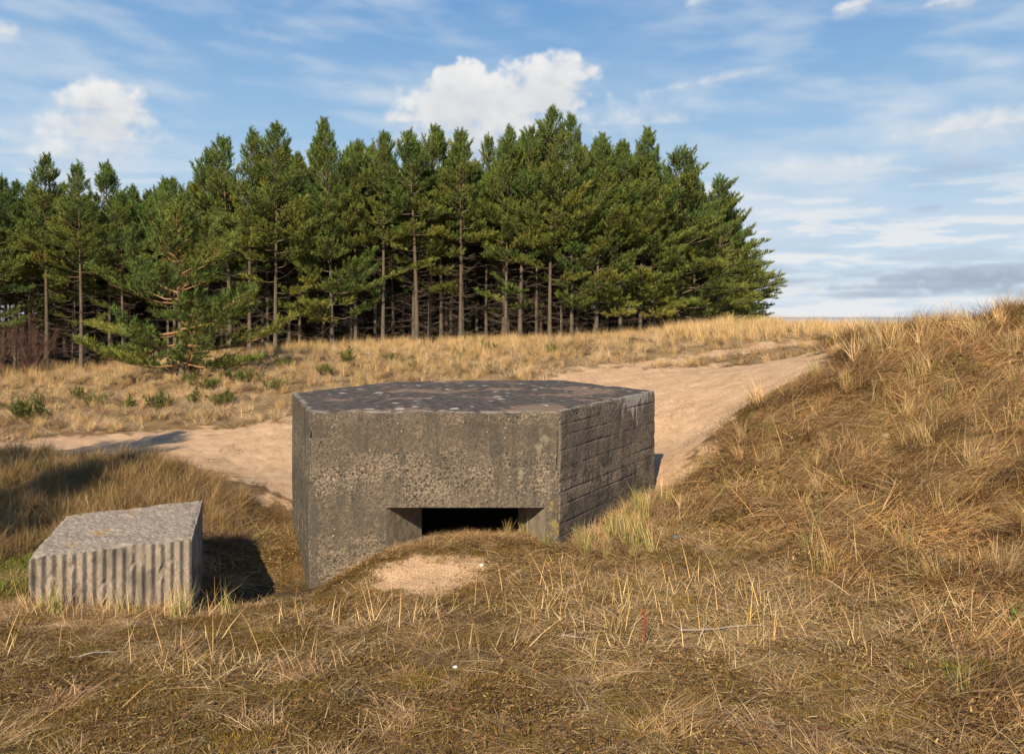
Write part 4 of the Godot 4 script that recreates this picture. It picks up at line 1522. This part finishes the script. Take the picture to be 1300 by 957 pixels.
		for i in vs.size():
			vs[i] *= 2.0 * float(q[2]) * (1.0 + 0.5 * n_fine.get_noise_3d(vs[i].x * 3 + float(q[0]), vs[i].y * 3, vs[i].z * 3))
			vs[i].y *= 0.6
			cs.append(q[3])
		arr[Mesh.ARRAY_VERTEX] = vs
		arr[Mesh.ARRAY_COLOR] = cs
		var m := ArrayMesh.new()
		m.add_surface_from_arrays(Mesh.PRIMITIVE_TRIANGLES, arr)
		var o := part(numbered("stone"), m, M.stone, self)
		o.position = Vector3(q[0], hgt(q[0], q[1]) + float(q[2]) * 0.45, -float(q[1]))
		tag(o, q[4], "stone", "stones in the turf")
	# a withered dock
	var s := Soup.new()
	s.tube([Vector3(0, -0.03, 0), Vector3(0.01, 0.16, 0), Vector3(0.0, 0.30, 0.01)], [0.005, 0.004, 0.002], 5, [Color(0.20, 0.07, 0.035), Color(0.20, 0.07, 0.035), Color(0.20, 0.07, 0.035)])
	var f := Soup.new()
	for i in 130:
		var y := r.randf_range(0.08, 0.31)
		var o := Vector3(r.randfn(0, 0.016), y, r.randfn(0, 0.016))
		var a := Vector3(r.randfn(), r.randfn(), r.randfn()).normalized() * 0.012
		var b := Vector3(r.randfn(), r.randfn(), r.randfn()).normalized() * 0.012
		var c := toned(Color(0.27, 0.075, 0.035), r.randf_range(0.7, 1.3))
		f.tri(o, o + a, o + b, c, c, c)
	var dock := thing("dock_plant", "withered rust-red dock stalk in the foreground grass", "plant", Vector3(1.03, hgt(1.03, 6.7), -6.7))
	part("stem", s.mesh(), M.twig, dock)
	part("seed_head", f.mesh(), M.grass, dock)
	# green leaves at the right edge
	var leafy := Soup.new()
	for i in 46:
		var az := r.randf() * TAU
		var o := Vector3(r.randfn(0, 0.07), r.randf_range(0.02, 0.2), r.randfn(0, 0.07))
		var dir := Vector3(cos(az), r.randf_range(-0.1, 0.7), sin(az)).normalized()
		var side := dir.cross(Vector3.UP).normalized()
		var l := r.randf_range(0.04, 0.075)
		var c := toned(Color(0.10, 0.20, 0.035), r.randf_range(0.7, 1.3))
		leafy.tri(o, o + dir * l * 0.5 + side * l * 0.3, o + dir * l, c, c, c)
		leafy.tri(o, o + dir * l, o + dir * l * 0.5 - side * l * 0.3, c, c, c)
	var plant_o := thing("leafy_plant", "small bright green leafy plant at the right edge", "plant", Vector3(4.0, hgt(4.0, 6.75), -6.75))
	part("foliage", leafy.mesh(), M.needles, plant_o).set_meta("kind", "stuff")

# ----------------------------------------------------------------
func _ready() -> void:
	var t0 := Time.get_ticks_msec()
	# camera: level, the frame reaching lower than the photograph's own lower edge
	var cam := Camera3D.new()
	cam.name = "camera"
	add_child(cam)
	cam.position = Vector3(0, EYE, 0)
	cam.projection = Camera3D.PROJECTION_FRUSTUM
	cam.near = 0.1
	cam.far = 12000.0
	cam.size = 957.0 / 1090.0 * cam.near
	cam.frustum_offset = Vector2(0, -(478.5 - 403.0) / 1090.0 * cam.near)
	cam.current = true
	setup_noise(n_big, 1, 0.1, 3)
	setup_noise(n_mid, 2, 1.0, 3)
	setup_noise(n_fine, 3, 1.0, 3)
	setup_noise(n_cell, 4, 28.0, 1, FastNoiseLite.TYPE_CELLULAR)
	n_cell.cellular_return_type = FastNoiseLite.RETURN_DISTANCE
	setup_noise(n_sky, 6, 0.10, 5)
	rng.seed = 20
	var env := Environment.new()
	env.background_mode = Environment.BG_SKY
	var sky := Sky.new()
	var sm := PanoramaSkyMaterial.new()
	sm.panorama = make_sky()
	sky.sky_material = sm
	env.sky = sky
	env.background_energy_multiplier = 0.585
	env.tonemap_mode = Environment.TONE_MAPPER_LINEAR
	env.tonemap_exposure = 1.6
	env.sdfgi_enabled = true
	env.ssao_enabled = true
	env.ssil_enabled = true
	var we := WorldEnvironment.new()
	we.name = "environment"
	we.environment = env
	add_child(we)
	var sun := DirectionalLight3D.new()
	sun.name = "sun"
	add_child(sun)
	sun.light_energy = 1.58
	sun.light_color = Color(1.0, 0.925, 0.80)
	sun.light_angular_distance = 0.5
	sun.shadow_enabled = true
	var el := deg_to_rad(SUN_HEIGHT)
	var az := deg_to_rad(SUN_AZIMUTH)
	var towards := Vector3(sin(az) * cos(el), -sin(el), -cos(az) * cos(el))
	sun.look_at_from_position(Vector3.ZERO, towards, Vector3.UP)
	print("sky ", Time.get_ticks_msec() - t0)
	make_materials()
	sand_mask = raster(SAND_POLYGONS, 0.6)
	bank_mask = raster(BANK_POLYGONS, 0.5)
	solve_terrain()
	print("terrain ", Time.get_ticks_msec() - t0)
	make_ground()
	print("ground ", Time.get_ticks_msec() - t0)
	make_pillbox()
	make_block()
	print("concrete ", Time.get_ticks_msec() - t0)
	make_wood()
	print("wood ", Time.get_ticks_msec() - t0)
	make_grass()
	make_small()
	print("done ", Time.get_ticks_msec() - t0)
